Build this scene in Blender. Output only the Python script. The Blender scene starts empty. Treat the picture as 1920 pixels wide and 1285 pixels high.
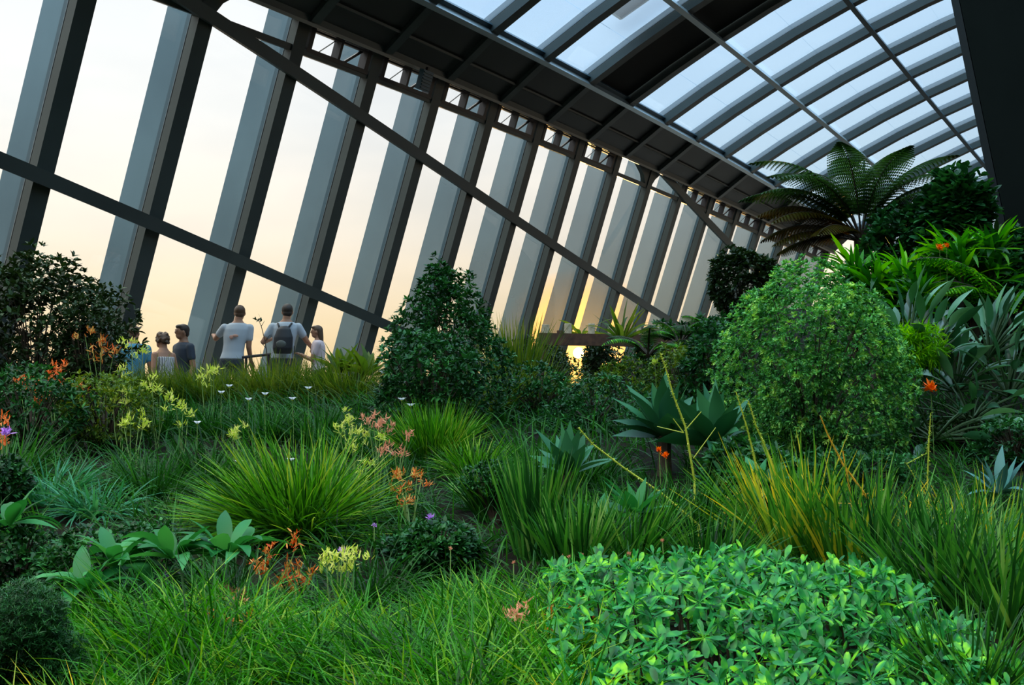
import bpy, math, random
import numpy as np
from mathutils import Matrix, Vector
random.seed(7); RG = np.random.default_rng(11)
SC = bpy.context.scene; COL = SC.collection
PI = math.pi
# ---------------------------------------------------------------- camera
F = 2102.3; YAW = 0.528217; PIT = 0.045821
FW = np.array([math.cos(YAW)*math.cos(PIT), math.sin(YAW)*math.cos(PIT), math.sin(PIT)])
RT = np.array([math.sin(YAW), -math.cos(YAW), 0.0]); UP = np.cross(RT, FW)
cam = bpy.data.cameras.new('camera'); cam.sensor_width = 36; cam.lens = F/1920*36
cam.clip_start = 0.05; cam.clip_end = 2000
co = bpy.data.objects.new('camera', cam); COL.objects.link(co); SC.camera = co
co.matrix_world = Matrix(((RT[0], UP[0], -FW[0], 0), (RT[1], UP[1], -FW[1], 0), (RT[2], UP[2], -FW[2], 0), (0, 0, 0, 1)))
def ray(px, py): return FW + (px-960)/F*RT + (642.5-py)/F*UP
def P(px, py, v): return ray(px, py)*v
# ---------------------------------------------------------------- exposure, sky, sun
SC.view_settings.view_transform = 'Standard'; SC.view_settings.look = 'None'
SC.view_settings.gamma = 1; SC.view_settings.exposure = 0.0; SC.view_settings.use_curve_mapping = False
SC.cycles.max_bounces = 8; SC.cycles.transparent_max_bounces = 24; SC.cycles.diffuse_bounces = 2
SC.cycles.caustics_reflective = False; SC.cycles.caustics_refractive = False
SUN = ray(1085, 662); SUN = SUN/np.linalg.norm(SUN)
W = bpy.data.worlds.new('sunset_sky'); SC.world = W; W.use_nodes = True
nt = W.node_tree; nt.nodes.clear()
def N(nt, t, **kw):
    n = nt.nodes.new(t)
    for k, v in kw.items():
        if k.startswith('i_'): n.inputs[int(k[2:])].default_value = v
        else: setattr(n, k, v)
    return n
def ramp(nt, stops, fac=None):
    r = nt.nodes.new('ShaderNodeValToRGB'); e = r.color_ramp.elements
    while len(e) < len(stops): e.new(0.5)
    for x, (p, c) in zip(e, stops): x.position = p; x.color = (*c, 1)
    if fac is not None: nt.links.new(fac, r.inputs[0])
    return r
tc = N(nt, 'ShaderNodeTexCoord'); sep = N(nt, 'ShaderNodeSeparateXYZ'); nt.links.new(tc.outputs['Generated'], sep.inputs[0])
mr = N(nt, 'ShaderNodeMapRange'); mr.inputs[1].default_value = -0.25; mr.inputs[2].default_value = 1.0
nt.links.new(sep.outputs[2], mr.inputs[0])
sk = ramp(nt, [(0, (.10, .10, .09)), (.19, (.35, .30, .24)), (.205, (1.12, .74, .34)), (.25, (1.10, .85, .54)), (.31, (1.06, .94, .80)),
               (.39, (1.02, 1.0, .98)), (.47, (.92, .95, 1.0)), (.62, (.92, .98, 1.0)), (1, (1.0, 1.0, .92))], mr.outputs[0])
nz = N(nt, 'ShaderNodeTexNoise'); nz.inputs['Scale'].default_value = 3.2; nz.inputs['Detail'].default_value = 5
mp = N(nt, 'ShaderNodeMapping'); mp.inputs['Scale'].default_value = (1, 1, 3.5)
nt.links.new(tc.outputs['Generated'], mp.inputs[0]); nt.links.new(mp.outputs[0], nz.inputs[0])
cr = ramp(nt, [(.35, (.90, .92, .95)), (.62, (1.06, 1.05, 1.04))], nz.outputs[0])
mx = N(nt, 'ShaderNodeMix', data_type='RGBA', blend_type='MULTIPLY'); mx.inputs[0].default_value = 1
nt.links.new(sk.outputs[0], mx.inputs[6]); nt.links.new(cr.outputs[0], mx.inputs[7])
dt = N(nt, 'ShaderNodeVectorMath', operation='DOT_PRODUCT'); dt.inputs[1].default_value = tuple(SUN)
nt.links.new(tc.outputs['Generated'], dt.inputs[0])
gl = ramp(nt, [(0, (0, 0, 0)), (.0005, (0, 0, 0)), (1, (0, 0, 0))])
m1 = N(nt, 'ShaderNodeMapRange'); m1.inputs[1].default_value = math.cos(.075); m1.inputs[2].default_value = math.cos(.006)
m1.inputs[3].default_value = 0; m1.inputs[4].default_value = 1; nt.links.new(dt.outputs['Value'], m1.inputs[0])
pw = N(nt, 'ShaderNodeMath', operation='POWER'); pw.inputs[1].default_value = 3; nt.links.new(m1.outputs[0], pw.inputs[0])
disc = N(nt, 'ShaderNodeMath', operation='GREATER_THAN'); disc.inputs[1].default_value = math.cos(.0048); nt.links.new(dt.outputs['Value'], disc.inputs[0])
gm = N(nt, 'ShaderNodeMath', operation='MULTIPLY_ADD'); gm.inputs[1].default_value = 40; nt.links.new(disc.outputs[0], gm.inputs[0]); nt.links.new(pw.outputs[0], gm.inputs[2])
gc = N(nt, 'ShaderNodeMix', data_type='RGBA', blend_type='MULTIPLY'); gc.inputs[0].default_value = 1
gc.inputs[6].default_value = (1.6, .85, .22, 1); nt.links.new(gm.outputs[0], gc.inputs[7])
hm = N(nt, 'ShaderNodeMix', data_type='RGBA'); hm.inputs[7].default_value = (1.9, .80, .10, 1); hp_ = N(nt, 'ShaderNodeMath', operation='POWER'); hp_.inputs[1].default_value = .8
nt.links.new(m1.outputs[0], hp_.inputs[0]); nt.links.new(hp_.outputs[0], hm.inputs[0]); nt.links.new(mx.outputs[2], hm.inputs[6])
ad = N(nt, 'ShaderNodeMix', data_type='RGBA', blend_type='ADD'); ad.inputs[0].default_value = 1
nt.links.new(hm.outputs[2], ad.inputs[6]); nt.links.new(gc.outputs[2], ad.inputs[7])
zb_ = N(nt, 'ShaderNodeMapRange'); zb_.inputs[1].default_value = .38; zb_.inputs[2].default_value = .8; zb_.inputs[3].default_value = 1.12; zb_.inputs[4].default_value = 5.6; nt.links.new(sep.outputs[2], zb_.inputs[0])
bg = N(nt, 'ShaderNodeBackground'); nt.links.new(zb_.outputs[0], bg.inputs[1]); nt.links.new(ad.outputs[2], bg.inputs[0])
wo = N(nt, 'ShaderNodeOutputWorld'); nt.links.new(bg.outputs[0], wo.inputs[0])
sl = bpy.data.lights.new('sun', 'SUN'); sl.energy = 6.0; sl.color = (1, .55, .18); sl.angle = .0095
so = bpy.data.objects.new('sun', sl); COL.objects.link(so); so.rotation_euler = Vector(-SUN).to_track_quat('-Z', 'Y').to_euler()
# ---------------------------------------------------------------- object helpers
def link(o, parent=None):
    COL.objects.link(o)
    if parent is not None: o.parent = parent
    return o
def tag(o, label=None, cat=None, group=None, kind=None):
    if label: o['label'] = label
    if cat: o['category'] = cat
    if group: o['group'] = group
    if kind: o['kind'] = kind
    return o
def empty(name, loc=(0, 0, 0), rz=0, **kw):
    o = bpy.data.objects.new(name, None); o.empty_display_size = .1; o.location = tuple(float(a) for a in loc); o.rotation_euler = (0, 0, rz)
    return tag(link(o), **kw)
def mesh_obj(name, V, Fc, m, parent=None, smooth=False, **kw):
    me = bpy.data.meshes.new(name)
    V = np.asarray(V, dtype=np.float32).reshape(-1, 3)
    if isinstance(Fc, np.ndarray) and Fc.ndim == 2:
        n = len(Fc); w = Fc.shape[1]
        me.vertices.add(len(V)); me.vertices.foreach_set('co', V.ravel())
        me.loops.add(n*w); me.loops.foreach_set('vertex_index', Fc.astype(np.int32).ravel())
        me.polygons.add(n); me.polygons.foreach_set('loop_start', np.arange(0, n*w, w, dtype=np.int32)); me.polygons.foreach_set('loop_total', np.full(n, w, dtype=np.int32))
        me.update(calc_edges=True)
    else:
        me.from_pydata([tuple(map(float, v)) for v in V], [], [tuple(map(int, f)) for f in Fc]); me.update()
    if smooth: me.polygons.foreach_set('use_smooth', np.ones(len(me.polygons), dtype=bool))
    me.materials.append(m)
    return tag(link(bpy.data.objects.new(name, me), parent), **kw)
class MB:
    """collects boxes, bars, tubes and prisms into one mesh"""
    def __init__(s): s.v = []; s.f = []; s.n = 0
    def add(s, V, Fc):
        V = np.asarray(V, float).reshape(-1, 3); s.v.append(V); s.f += [tuple(i+s.n for i in f) for f in Fc]; s.n += len(V); return s
    def hexa(s, c8): return s.add(c8, [(0, 3, 2, 1), (4, 5, 6, 7), (0, 1, 5, 4), (1, 2, 6, 5), (2, 3, 7, 6), (3, 0, 4, 7)])
    def box(s, c, d, R=None):
        a = np.array([[x, y, z] for z in (-.5, .5) for x, y in ((-.5, -.5), (.5, -.5), (.5, .5), (-.5, .5))])*np.array(d)
        if R is not None: a = a@np.asarray(R).T
        return s.hexa(a+np.array(c))
    def bar(s, a, b, w, h, side=(1, 0, 0)):
        a = np.array(a, float); b = np.array(b, float); d = b-a; d /= np.linalg.norm(d); sd = np.array(side, float); sd -= d*(sd@d); sd /= np.linalg.norm(sd); n = np.cross(d, sd)
        q = lambda p: [p-sd*w/2-n*h/2, p+sd*w/2-n*h/2, p+sd*w/2+n*h/2, p-sd*w/2+n*h/2]
        return s.hexa(q(a)+q(b))
    def tube(s, pts, r, n=8, cap=True):
        pts = [np.array(p, float) for p in pts]; r = r if hasattr(r, '__len__') else [r]*len(pts); V = []
        ref = np.array([0, 0, 1.]); d0 = pts[-1]-pts[0]
        if abs(d0[2]) > .8*np.linalg.norm(d0): ref = np.array([1., 0, 0])
        for i, p in enumerate(pts):
            d = pts[min(i+1, len(pts)-1)]-pts[max(i-1, 0)]; d /= np.linalg.norm(d)+1e-9; a = np.cross(ref, d); a /= np.linalg.norm(a)+1e-9; b = np.cross(d, a)
            V += [p+r[i]*(a*math.cos(t)+b*math.sin(t)) for t in np.arange(n)*2*PI/n]
        Fc = [(i*n+j, i*n+(j+1) % n, (i+1)*n+(j+1) % n, (i+1)*n+j) for i in range(len(pts)-1) for j in range(n)]
        if cap: Fc += [tuple(range(n))[::-1], tuple(range((len(pts)-1)*n, len(pts)*n))]
        return s.add(V, Fc)
    def loft(s, rings, n=16):
        """rings: (centre, rx vector, ry vector)"""
        V = []
        for c, a, b in rings: V += [np.array(c)+np.array(a)*math.cos(t)+np.array(b)*math.sin(t) for t in np.arange(n)*2*PI/n]
        Fc = [(i*n+j, i*n+(j+1) % n, (i+1)*n+(j+1) % n, (i+1)*n+j) for i in range(len(rings)-1) for j in range(n)]
        Fc += [tuple(range(n))[::-1], tuple(range((len(rings)-1)*n, len(rings)*n))]
        return s.add(V, Fc)
    def ball(s, c, r, n=12, m=8, R=None):
        r = np.array(r if hasattr(r, '__len__') else (r, r, r), float); V = [(0, 0, -1)]
        for i in range(1, m):
            t = PI*i/m-PI/2; V += [(math.cos(t)*math.cos(p), math.cos(t)*math.sin(p), math.sin(t)) for p in np.arange(n)*2*PI/n]
        V.append((0, 0, 1)); V = np.array(V)*r
        if R is not None: V = V@np.asarray(R).T
        Fc = [(0, 1+(j+1) % n, 1+j) for j in range(n)]+[(1+i*n+j, 1+i*n+(j+1) % n, 1+(i+1)*n+(j+1) % n, 1+(i+1)*n+j) for i in range(m-2) for j in range(n)]
        k = 1+(m-2)*n; Fc += [(k+j, k+(j+1) % n, k+n) for j in range(n)]
        return s.add(V+np.array(c), Fc)
    def build(s, name, m, parent=None, smooth=False, **kw): return mesh_obj(name, np.vstack(s.v), s.f, m, parent, smooth, **kw)
# ---------------------------------------------------------------- materials
def mat(name, c, rough=.6, metal=0., c2=None, scale=6., spec=.5, bump=0.):
    m = bpy.data.materials.new(name); m.use_nodes = True; t = m.node_tree; b = t.nodes['Principled BSDF']
    b.inputs['Base Color'].default_value = (*c, 1); b.inputs['Roughness'].default_value = rough; b.inputs['Metallic'].default_value = metal; b.inputs['Specular IOR Level'].default_value = spec
    if c2 or bump:
        co_ = t.nodes.new('ShaderNodeTexCoord'); z = t.nodes.new('ShaderNodeTexNoise'); z.inputs['Scale'].default_value = scale; z.inputs['Detail'].default_value = 4
        t.links.new(co_.outputs['Object'], z.inputs[0])
        if c2: r = ramp(t, [(.35, c), (.65, c2)], z.outputs[0]); t.links.new(r.outputs[0], b.inputs['Base Color'])
        if bump: bp = t.nodes.new('ShaderNodeBump'); bp.inputs['Strength'].default_value = bump; t.links.new(z.outputs[0], bp.inputs['Height']); t.links.new(bp.outputs[0], b.inputs['Normal'])
    return m
def leafmat(name, cols, trans=.35, rough=.42, spec=.5, tc_=None, gain=1.0, sat=.16, wr=.9, ns=1.6, wn=1.1, bias=-.52):
    """leaf colour varies from leaf to leaf; thin leaves let light through"""
    m = bpy.data.materials.new(name); m.use_nodes = True; t = m.node_tree; b = t.nodes['Principled BSDF']; out = t.nodes['Material Output']
    g = t.nodes.new('ShaderNodeNewGeometry'); z = t.nodes.new('ShaderNodeTexNoise'); z.inputs['Scale'].default_value = ns; z.inputs['Detail'].default_value = 2
    t.links.new(g.outputs['Position'], z.inputs[0])
    a = N(t, 'ShaderNodeMath', operation='MULTIPLY_ADD'); a.inputs[1].default_value = wr; t.links.new(g.outputs['Random Per Island'], a.inputs[0])
    s_ = N(t, 'ShaderNodeMath', operation='MULTIPLY_ADD'); s_.inputs[1].default_value = wn; s_.inputs[2].default_value = bias; t.links.new(z.outputs[0], s_.inputs[0]); t.links.new(s_.outputs[0], a.inputs[2])
    n = len(cols); r = ramp(t, [(i/(n-1), tuple(max(0, min(1, (x+(x-sum(c)/3)*sat)*gain)) for x in c)) for i, c in enumerate(cols)], a.outputs[0])
    t.links.new(r.outputs[0], b.inputs['Base Color']); b.inputs['Roughness'].default_value = rough; b.inputs['Specular IOR Level'].default_value = spec*.4
    tr = t.nodes.new('ShaderNodeBsdfTranslucent'); gg = N(t, 'ShaderNodeMix', data_type='RGBA', blend_type='MULTIPLY'); gg.inputs[0].default_value = 1
    gg.inputs[7].default_value = (*(tc_ or (1.5, 1.35, .6)), 1); t.links.new(r.outputs[0], gg.inputs[6]); t.links.new(gg.outputs[2], tr.inputs[0])
    ms = t.nodes.new('ShaderNodeMixShader'); ms.inputs[0].default_value = trans; t.links.new(b.outputs[0], ms.inputs[1]); t.links.new(tr.outputs[0], ms.inputs[2]); t.links.new(ms.outputs[0], out.inputs[0])
    return m
def glassmat(name, tint, ior=1.5, rough=0.0, frost=0., frostcol=(.8, .9, 1)):
    m = bpy.data.materials.new(name); m.use_nodes = True; t = m.node_tree; t.nodes.remove(t.nodes['Principled BSDF']); out = t.nodes['Material Output']
    tr = t.nodes.new('ShaderNodeBsdfTransparent'); tr.inputs[0].default_value = (*tint, 1); gl_ = t.nodes.new('ShaderNodeBsdfGlossy'); gl_.inputs['Roughness'].default_value = rough
    fr = t.nodes.new('ShaderNodeFresnel'); ge = t.nodes.new('ShaderNodeNewGeometry'); im = t.nodes.new('ShaderNodeMapRange'); im.inputs[3].default_value = ior; im.inputs[4].default_value = 1/ior
    t.links.new(ge.outputs['Backfacing'], im.inputs[0]); t.links.new(im.outputs[0], fr.inputs[0]); ms = t.nodes.new('ShaderNodeMixShader')
    t.links.new(fr.outputs[0], ms.inputs[0]); t.links.new(tr.outputs[0], ms.inputs[1]); t.links.new(gl_.outputs[0], ms.inputs[2]); last = ms
    if frost:
        tl = t.nodes.new('ShaderNodeBsdfTranslucent'); tl.inputs[0].default_value = (*frostcol, 1); m2 = t.nodes.new('ShaderNodeMixShader'); m2.inputs[0].default_value = frost
        t.links.new(ms.outputs[0], m2.inputs[1]); t.links.new(tl.outputs[0], m2.inputs[2]); last = m2
    t.links.new(last.outputs[0], out.inputs[0]); return m
M_FR = mat('grey_painted_steel', (.044, .064, .063), .5, .0, (.034, .051, .051), 1.2)
M_FRD = mat('dark_gasket', (.012, .013, .015), .5)
M_CAP = mat('blue_grey_cap', (.035, .085, .12), .4, .2)
M_FIN = mat('satin_fin_metal', (.10, .19, .25), .38, .4, (.07, .14, .19), .6)
_t = M_FIN.node_tree; _b = _t.nodes['Principled BSDF']; _l = _t.nodes.new('ShaderNodeLayerWeight'); _l.inputs[0].default_value = .5; _m = _t.nodes.new('ShaderNodeMapRange')   # finely perforated sheet: more open the squarer it is seen
_m.inputs[1].default_value = .03; _m.inputs[2].default_value = .40; _m.inputs[3].default_value = .52; _m.inputs[4].default_value = .02; _x = _t.nodes.new('ShaderNodeBsdfTransparent'); _x.inputs[0].default_value = (.90, .97, 1, 1); _s = _t.nodes.new('ShaderNodeMixShader')
_t.links.new(_l.outputs['Facing'], _m.inputs[0]); _t.links.new(_m.outputs[0], _s.inputs[0]); _t.links.new(_b.outputs[0], _s.inputs[1]); _t.links.new(_x.outputs[0], _s.inputs[2]); _t.links.new(_s.outputs[0], _t.nodes['Material Output'].inputs[0])
M_SOF = mat('soffit_panel', (.022, .030, .030), .55, 0, (.016, .022, .022), .5)
M_GUT = mat('aluminium_gutter', (.38, .48, .53), .35, .5)
M_BLACK = mat('dark_blind', (.008, .010, .010), .9)
M_VIO = mat('dark_window_frame', (.018, .015, .02), .5)
M_PANEL = mat('solar_cells', (.012, .04, .14), .8, 0, (.02, .055, .18), 20, spec=.1)
M_ALU = mat('aluminium_edge', (.6, .65, .7), .4, .6)
M_GL = glassmat('facade_glass', (.97, .985, .98))
M_RGL = glassmat('roof_glass', (.66, .80, .92), frost=.05)
M_SOIL = mat('dark_soil', (.006, .006, .004), 1, 0, (.012, .010, .006), 8, spec=.1, bump=.6)
M_FLOOR = mat('stone_paving', (.30, .28, .25), .6, 0, (.24, .23, .21), 2)
M_CORE = mat('core_cladding', (.010, .013, .010), .9, 0, (.007, .009, .007), .8, spec=.1)
M_STEM = mat('brown_stem', (.05, .035, .02), .8, 0, (.03, .022, .012), 30)
M_GSTEM = mat('green_stem', (.10, .20, .04), .6)
M_WOOD = mat('weathered_timber', (.10, .045, .022), .8, 0, (.05, .022, .012), 12, bump=.4)
M_LOG = mat('cut_log', (.62, .52, .36), .8, 0, (.42, .33, .2), 20, bump=.3)
# ---------------------------------------------------------------- the building, in units of S metres
S = 1.4; TH = .318022; sT, cT = math.sin(TH), math.cos(TH); X0, KW = 6.673639, 1.477418
CY, CZ, CYR = -.008908, -.006866, -.005566
def fac(k, t): return S*np.array([X0+k*KW, 10-sT*t+CY*(k-7)**2, cT*t+CZ*(k-7)**2*t/5])
NI = np.array([0, -cT, -sT])      # into the room
TU = np.array([0, -sT, cT])       # up the slope
XA = np.array([1., 0, 0])
T1 = 4.6156
R_Y = [7.54903, 5.985697, 4.307067]; R_Z = [4.843414, 5.666439, 6.391558]
QA, QB, QC = np.polyfit(R_Y, R_Z, 2)
def roof(k, y, up=0.):
    z = QA*y*y+QB*y+QC; d = 2*QA*y+QB; n = np.array([0, -d, 1.])/math.hypot(d, 1)
    return S*np.array([X0+k*KW-.2, y+CYR*(k-7)**2, z+CZ*(k-7)**2])+n*up
def rtan(y): d = 2*QA*y+QB; a = np.array([0, -1., -d]); return a/np.linalg.norm(a)
def rnor(y): d = 2*QA*y+QB; return np.array([0, -d, 1.])/math.hypot(d, 1)
WALL = empty('wall_left', fac(0, -.3), kind='structure', label='inclined glazed facade of grey steel mullions', cat='wall')
CEIL = empty('ceiling', S*np.array([12., 6, 6]), kind='structure', label='arched glass roof with grey ribs', cat='ceiling')
def par(o, p):   # keep world position under a moved parent
    o.parent = p; o.matrix_parent_inverse = Matrix.Translation(-Vector(p.location)); return o
BW, BD = .27, .15
K0, K1 = -3, 16
TB = -.62
for k in range(K0, K1+1):
    mb = MB()
    a, b = fac(k, TB)-XA*BW/2, fac(k, T1+.02)-XA*BW/2
    mb.bar(a+NI*BD/2, b+NI*BD/2, BW, BD)
    par(mb.build('mullion', M_FR), WALL)
    mb = MB(); mb.bar(a-NI*.012, b-NI*.012, BW*.8, .024); mo = par(mb.build('gasket', M_FRD), WALL)
    mb = MB(); mb.bar(a-NI*.065, b-NI*.065, BW*.95, .08); par(mb.build('mullion_cap', M_CAP), WALL)
for nm, fn, ks in (('bracing_beam', lambda k: 2.313102-.284268*k-.075, [-3, -2, -1, 0, 1, 2, 3, 4, 5, 6, 7, 8, 9]), ('bracing_beam', lambda k: 4.581424-.257929*k-.075, [0, 1, 2, 3, 4, 5, 6, 7, 8, 9, 10, 11, 12, 13, 14]),
                   ('bracing_beam', lambda k: 4.427-.31*(k-10)-.075, [9, 10, 11, 12, 13, 14, 15])):
    mb = MB()
    for i in range(len(ks)-1):
        p, q = fac(ks[i], min(fn(ks[i]), 4.7)), fac(ks[i+1], fn(ks[i+1])); mb.bar(p+NI*(BD+.03)-XA*.0, q+NI*(BD+.03), .19, .10, side=TU)
    par(mb.build(nm, M_FR), WALL)
# haunch plates where the braces meet the head
for kn in (1, 9):
    mb = MB()
    for sgn, n in ((1, .28), (-1, .5)):
        p0, p1, p2 = fac(kn, T1)-XA*BW/2, fac(kn+sgn*n, T1)-XA*BW/2, fac(kn, 4.12)-XA*BW/2
        pts = [p0, p1, fac(kn+sgn*n*.45, 4.44)-XA*BW/2, p2]; o = NI*(BD-.02)
        mb.hexa([pts[0], pts[1], pts[2], pts[3]]+[q+o for q in pts])
    par(mb.build('haunch', M_FR), WALL)
# base kerb and head beam
mb = MB(); mb2 = MB()
for k in range(K0, K1):
    mb.bar(fac(k, -.33)+NI*.05, fac(k+1, -.33)+NI*.05, .25, .3, side=TU)
    mb2.bar(fac(k, T1+.06)+NI*.14, fac(k+1, T1+.06)+NI*.14, .24, .34, side=TU); 
par(mb.build('base_kerb', M_FR), WALL); par(mb2.build('head_beam', M_FR), WALL)
mb = MB()
for k in range(K0, K1): mb.bar(fac(k, T1-.045)+NI*.33, fac(k+1, T1-.045)+NI*.33, .05, .04, side=TU)
par(mb.build('head_trim', mat('pale_trim', (.16, .18, .17), .4)), WALL)
# windows: one per bay
TT = 4.26
for i, k in enumerate(range(K0, K1)):
    node = k in (0, 1, 8, 9)
    c = (fac(k, 2)+fac(k+1, 2))/2
    w = empty('window_%d' % (i+1), c, kind='structure', label='tall inclined facade window bay', cat='window')
    g = .02
    def pane(t0, t1, off, nm):
        a0, a1, b0, b1 = fac(k, t0), fac(k, t1), fac(k+1, t0)-XA*BW, fac(k+1, t1)-XA*BW
        n = NI*g/2; par(MB().hexa([a0-n+NI*off, b0-n+NI*off, b0+n+NI*off, a0+n+NI*off, a1-n+NI*off, b1-n+NI*off, b1+n+NI*off, a1+n+NI*off]).build(nm, M_GL), w)
    pane(TB, TT-.03, -.02, 'pane')
    mb = MB(); mb.bar(fac(k, TT)+NI*.06, fac(k+1, TT)-XA*BW+NI*.06, .10, .14, side=TU); par(mb.build('transom', M_FR), w)
    # outer fin on the far side of the bay
    q0, q1 = fac(k+1, TB if k < 7 else 1.0)-XA*BW*.55, fac(k+1, T1+.1)-XA*BW*.55
    par(MB().bar(q0-NI*.39, q1-NI*.39, .012, .56).build('outer_fin', M_FIN), w)
    if node:
        pane(TT+.03, T1, -.02, 'clerestory_pane')
    else:
        mb = MB(); t0, t1 = TT+.04, T1-.03
        L0, L1 = 0.03, 1-BW/(KW*S)-.015
        def fp(x, t, o=0.): return fac(k, t)*(1-x)+fac(k+1, t)*x-NI*(-o)
        for (xa, ta), (xb, tb), wd in (((L0, t0), (L1, t0), .07), ((L0, t1), (L1, t1), .05), ((L0, t1-.045), (L1, t1-.045), .035)):
            mb.bar(fp(xa, ta, .05), fp(xb, tb, .05), wd, .16, side=TU)
        for x, wd in ((L0+.035, .10), (L1-.035, .10), ((L0+L1)/2, .06)): mb.bar(fp(x, t0, .05), fp(x, t1, .05), wd, .16)
        par(mb.build('clerestory_frame', M_VIO), w)
        mb = MB(); xm = (L0+L1)/2
        mb.bar(fp(xm-.02, t1-.05, .0), fp(L0+.22, t0+.03, .0), .014, .014); mb.bar(fp(L1-.08, t1-.05, .02), fp(xm+.14, t0+.03, .02), .045, .03)
        par(mb.build('stay', M_VIO), w)
        pane(TT+.04, T1-.03, -.05, 'clerestory_pane')
# soffit between the facade head and the roof glass
YG = R_Y[0]
def sof(k, s_, dz=0.):   # s_ 0 at facade head, 1 at gutter
    a = fac(k, T1+.04)+NI*.30; b = roof(k, YG)+np.array([S*.2, 0, 0]); return a*(1-s_)+b*s_+np.array([0, 0, dz])
for k in range(K0, K1):
    mb = MB()
    cs = [sof(k, 0), sof(k+1, 0), sof(k+1, 1), sof(k, 1)]
    mb.hexa(cs+[c+np.array([0, 0, .06]) for c in cs]); par(mb.build('soffit_panel', M_SOF), CEIL)
    mb = MB(); mb.bar(sof(k, 0, -.05)-XA*BW/2, sof(k, 1, -.05)-XA*(BW/2+.1), .2, .1); par(mb.build('soffit_batten', M_FR), CEIL)
mb = MB(); mb2 = MB(); mb3 = MB()
for k in range(K0, 24):
    if k < K1: mb.bar(sof(k, .33, -.015), sof(k+1, .33, -.015), .09, .04, side=(0, 1, .4))
    mb2.bar(roof(k, YG+.03, -.12), roof(k+1, YG+.03, -.12), .10, .20, side=rtan(YG)); mb3.bar(roof(k, YG-.03, -.06), roof(k+1, YG-.03, -.06), .09, .05, side=rtan(YG))
par(mb.build('soffit_strip', M_FR), CEIL); par(mb2.build('gutter', M_GUT), CEIL); par(mb3.build('gutter_lip', M_CAP), CEIL)
# roof ribs, purlins and glass
YS = [YG, 6.8, 5.9857, 5.2, 4.3071, 3.4, 2.45, 1.4, .3, -.9, -2.1, -3.4, -4.8]
for k in range(K0, 24):
    mb = MB(); mc = MB()
    for a, b in zip(YS[:-1], YS[1:]):
        mb.bar(roof(k, a, -.09)-XA*BW/2, roof(k, b, -.09)-XA*BW/2, BW*.9, .18, side=XA); mc.bar(roof(k, a, .08)-XA*(BW/2+.0), roof(k, b, .08)-XA*(BW/2), BW*.75, .12, side=XA)
    par(mb.build('roof_rib', M_FR), CEIL); par(mc.build('rib_cap', M_CAP), CEIL)
    gm_ = MB()
    for a, b in zip(YS[:-1], YS[1:]):
        p = [roof(k, a, .0), roof(k+1, a, .0)-XA*BW, roof(k+1, b, .0)-XA*BW, roof(k, b, .0)]; n = rnor(a)*.02; gm_.hexa(p+[q+n for q in p])
    blind = k == 6
    par(gm_.build('roof_pane', M_BLACK if blind else M_RGL), CEIL)
for y in (R_Y[1], R_Y[2], 2.45, .3, -2.1):
    mb = MB()
    for k in range(K0, 24): mb.bar(roof(k, y, -.20), roof(k+1, y, -.20), .11, .10, side=rtan(y))
    par(mb.build('purlin', M_GUT if y == R_Y[1] else M_CAP), CEIL)
# solar panel lying on the roof, seen through the glass
mb = MB(); me_ = MB()
k0_, k1_, y0_, y1_ = SP = (5.38, 5.72, 6.72, 5.3)
spo = empty('solar_panel', roof(k0_, y0_, .42), label='blue solar panel lying outside above the roof glass', cat='solar panel')
p = [roof(k0_, y0_, .42), roof(k1_, y0_, .42), roof(k1_, y1_, .42), roof(k0_, y1_, .42)]; n_ = rnor(5.6)*.04; par(MB().hexa(p+[q+n_ for q in p]).build('cell_sheet', M_PANEL), spo)
mb = MB()
for a, b in zip(p, p[1:]+p[:1]): mb.bar(a-n_*.1, b-n_*.1, .05, .05, side=rnor(5.6))
par(mb.build('panel_frame', M_ALU), spo)
for q in p: pass
vb = fac(3.42, 4.44)+NI*.52; lb_ = empty('louvred_box', vb, label='dark louvred box hanging at the head of the glazing', cat='vent'); mb = MB(); Rl = np.stack([XA, NI, TU], 1)
mb.box((0, 0, 0), (.30, .10, .36), Rl)
for i in range(6): mb.box(NI*.055+TU*(-.14+i*.056), (.27, .02, .022), Rl)
mb.build('louvred_casing', M_CAP, lb_); MB().bar(TU*.15, TU*.24, .05, .05).build('bracket', M_VIO, lb_)
# ---------------------------------------------------------------- dark core on the right
cw = P(1783, 0, 14.2); cw2 = P(1880, 470, 14.2); dd = cw2-cw; top_, bot_ = cw-dd*1.2, cw+dd*1.6
side = RT*1.0; bk = np.array([FW[0], FW[1], 0]); bk /= np.linalg.norm(bk)
o1 = ray(1783, 642); o1[2] = 0; o1 = o1*1.2+RT*.25
wr = empty('wall_right', bot_, kind='structure', label='dark inclined clad core wall', cat='wall')
ns = RT*5.5+bk*.6
par(MB().hexa([bot_+RT*.11, bot_+ns, bot_+ns+o1, bot_+o1+RT*.11, top_+RT*.11, top_+ns, top_+ns+o1, top_+o1+RT*.11]).build('cladding', M_CORE), wr)
par(MB().hexa([bot_, bot_+RT*.10, bot_+o1+RT*.10, bot_+o1, top_, top_+RT*.10, top_+o1+RT*.10, top_+o1]).build('edge_trim', mat('black_edge', (.010, .012, .010), .6)), wr)
MB().hexa([(-9, -7.2, -1.4), (34, -7.2, -1.4), (34, -6.8, -1.4), (-9, -6.8, -1.4), (-9, -7.2, 10), (34, -7.2, 10), (34, -6.8, 10), (-9, -6.8, 10)]).build('fill_block_back', M_CORE, kind='structure', label='unseen dark wall added at the rear to block low fill light', cat='wall')  # out of view, added to keep low fill light off the planting
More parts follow.
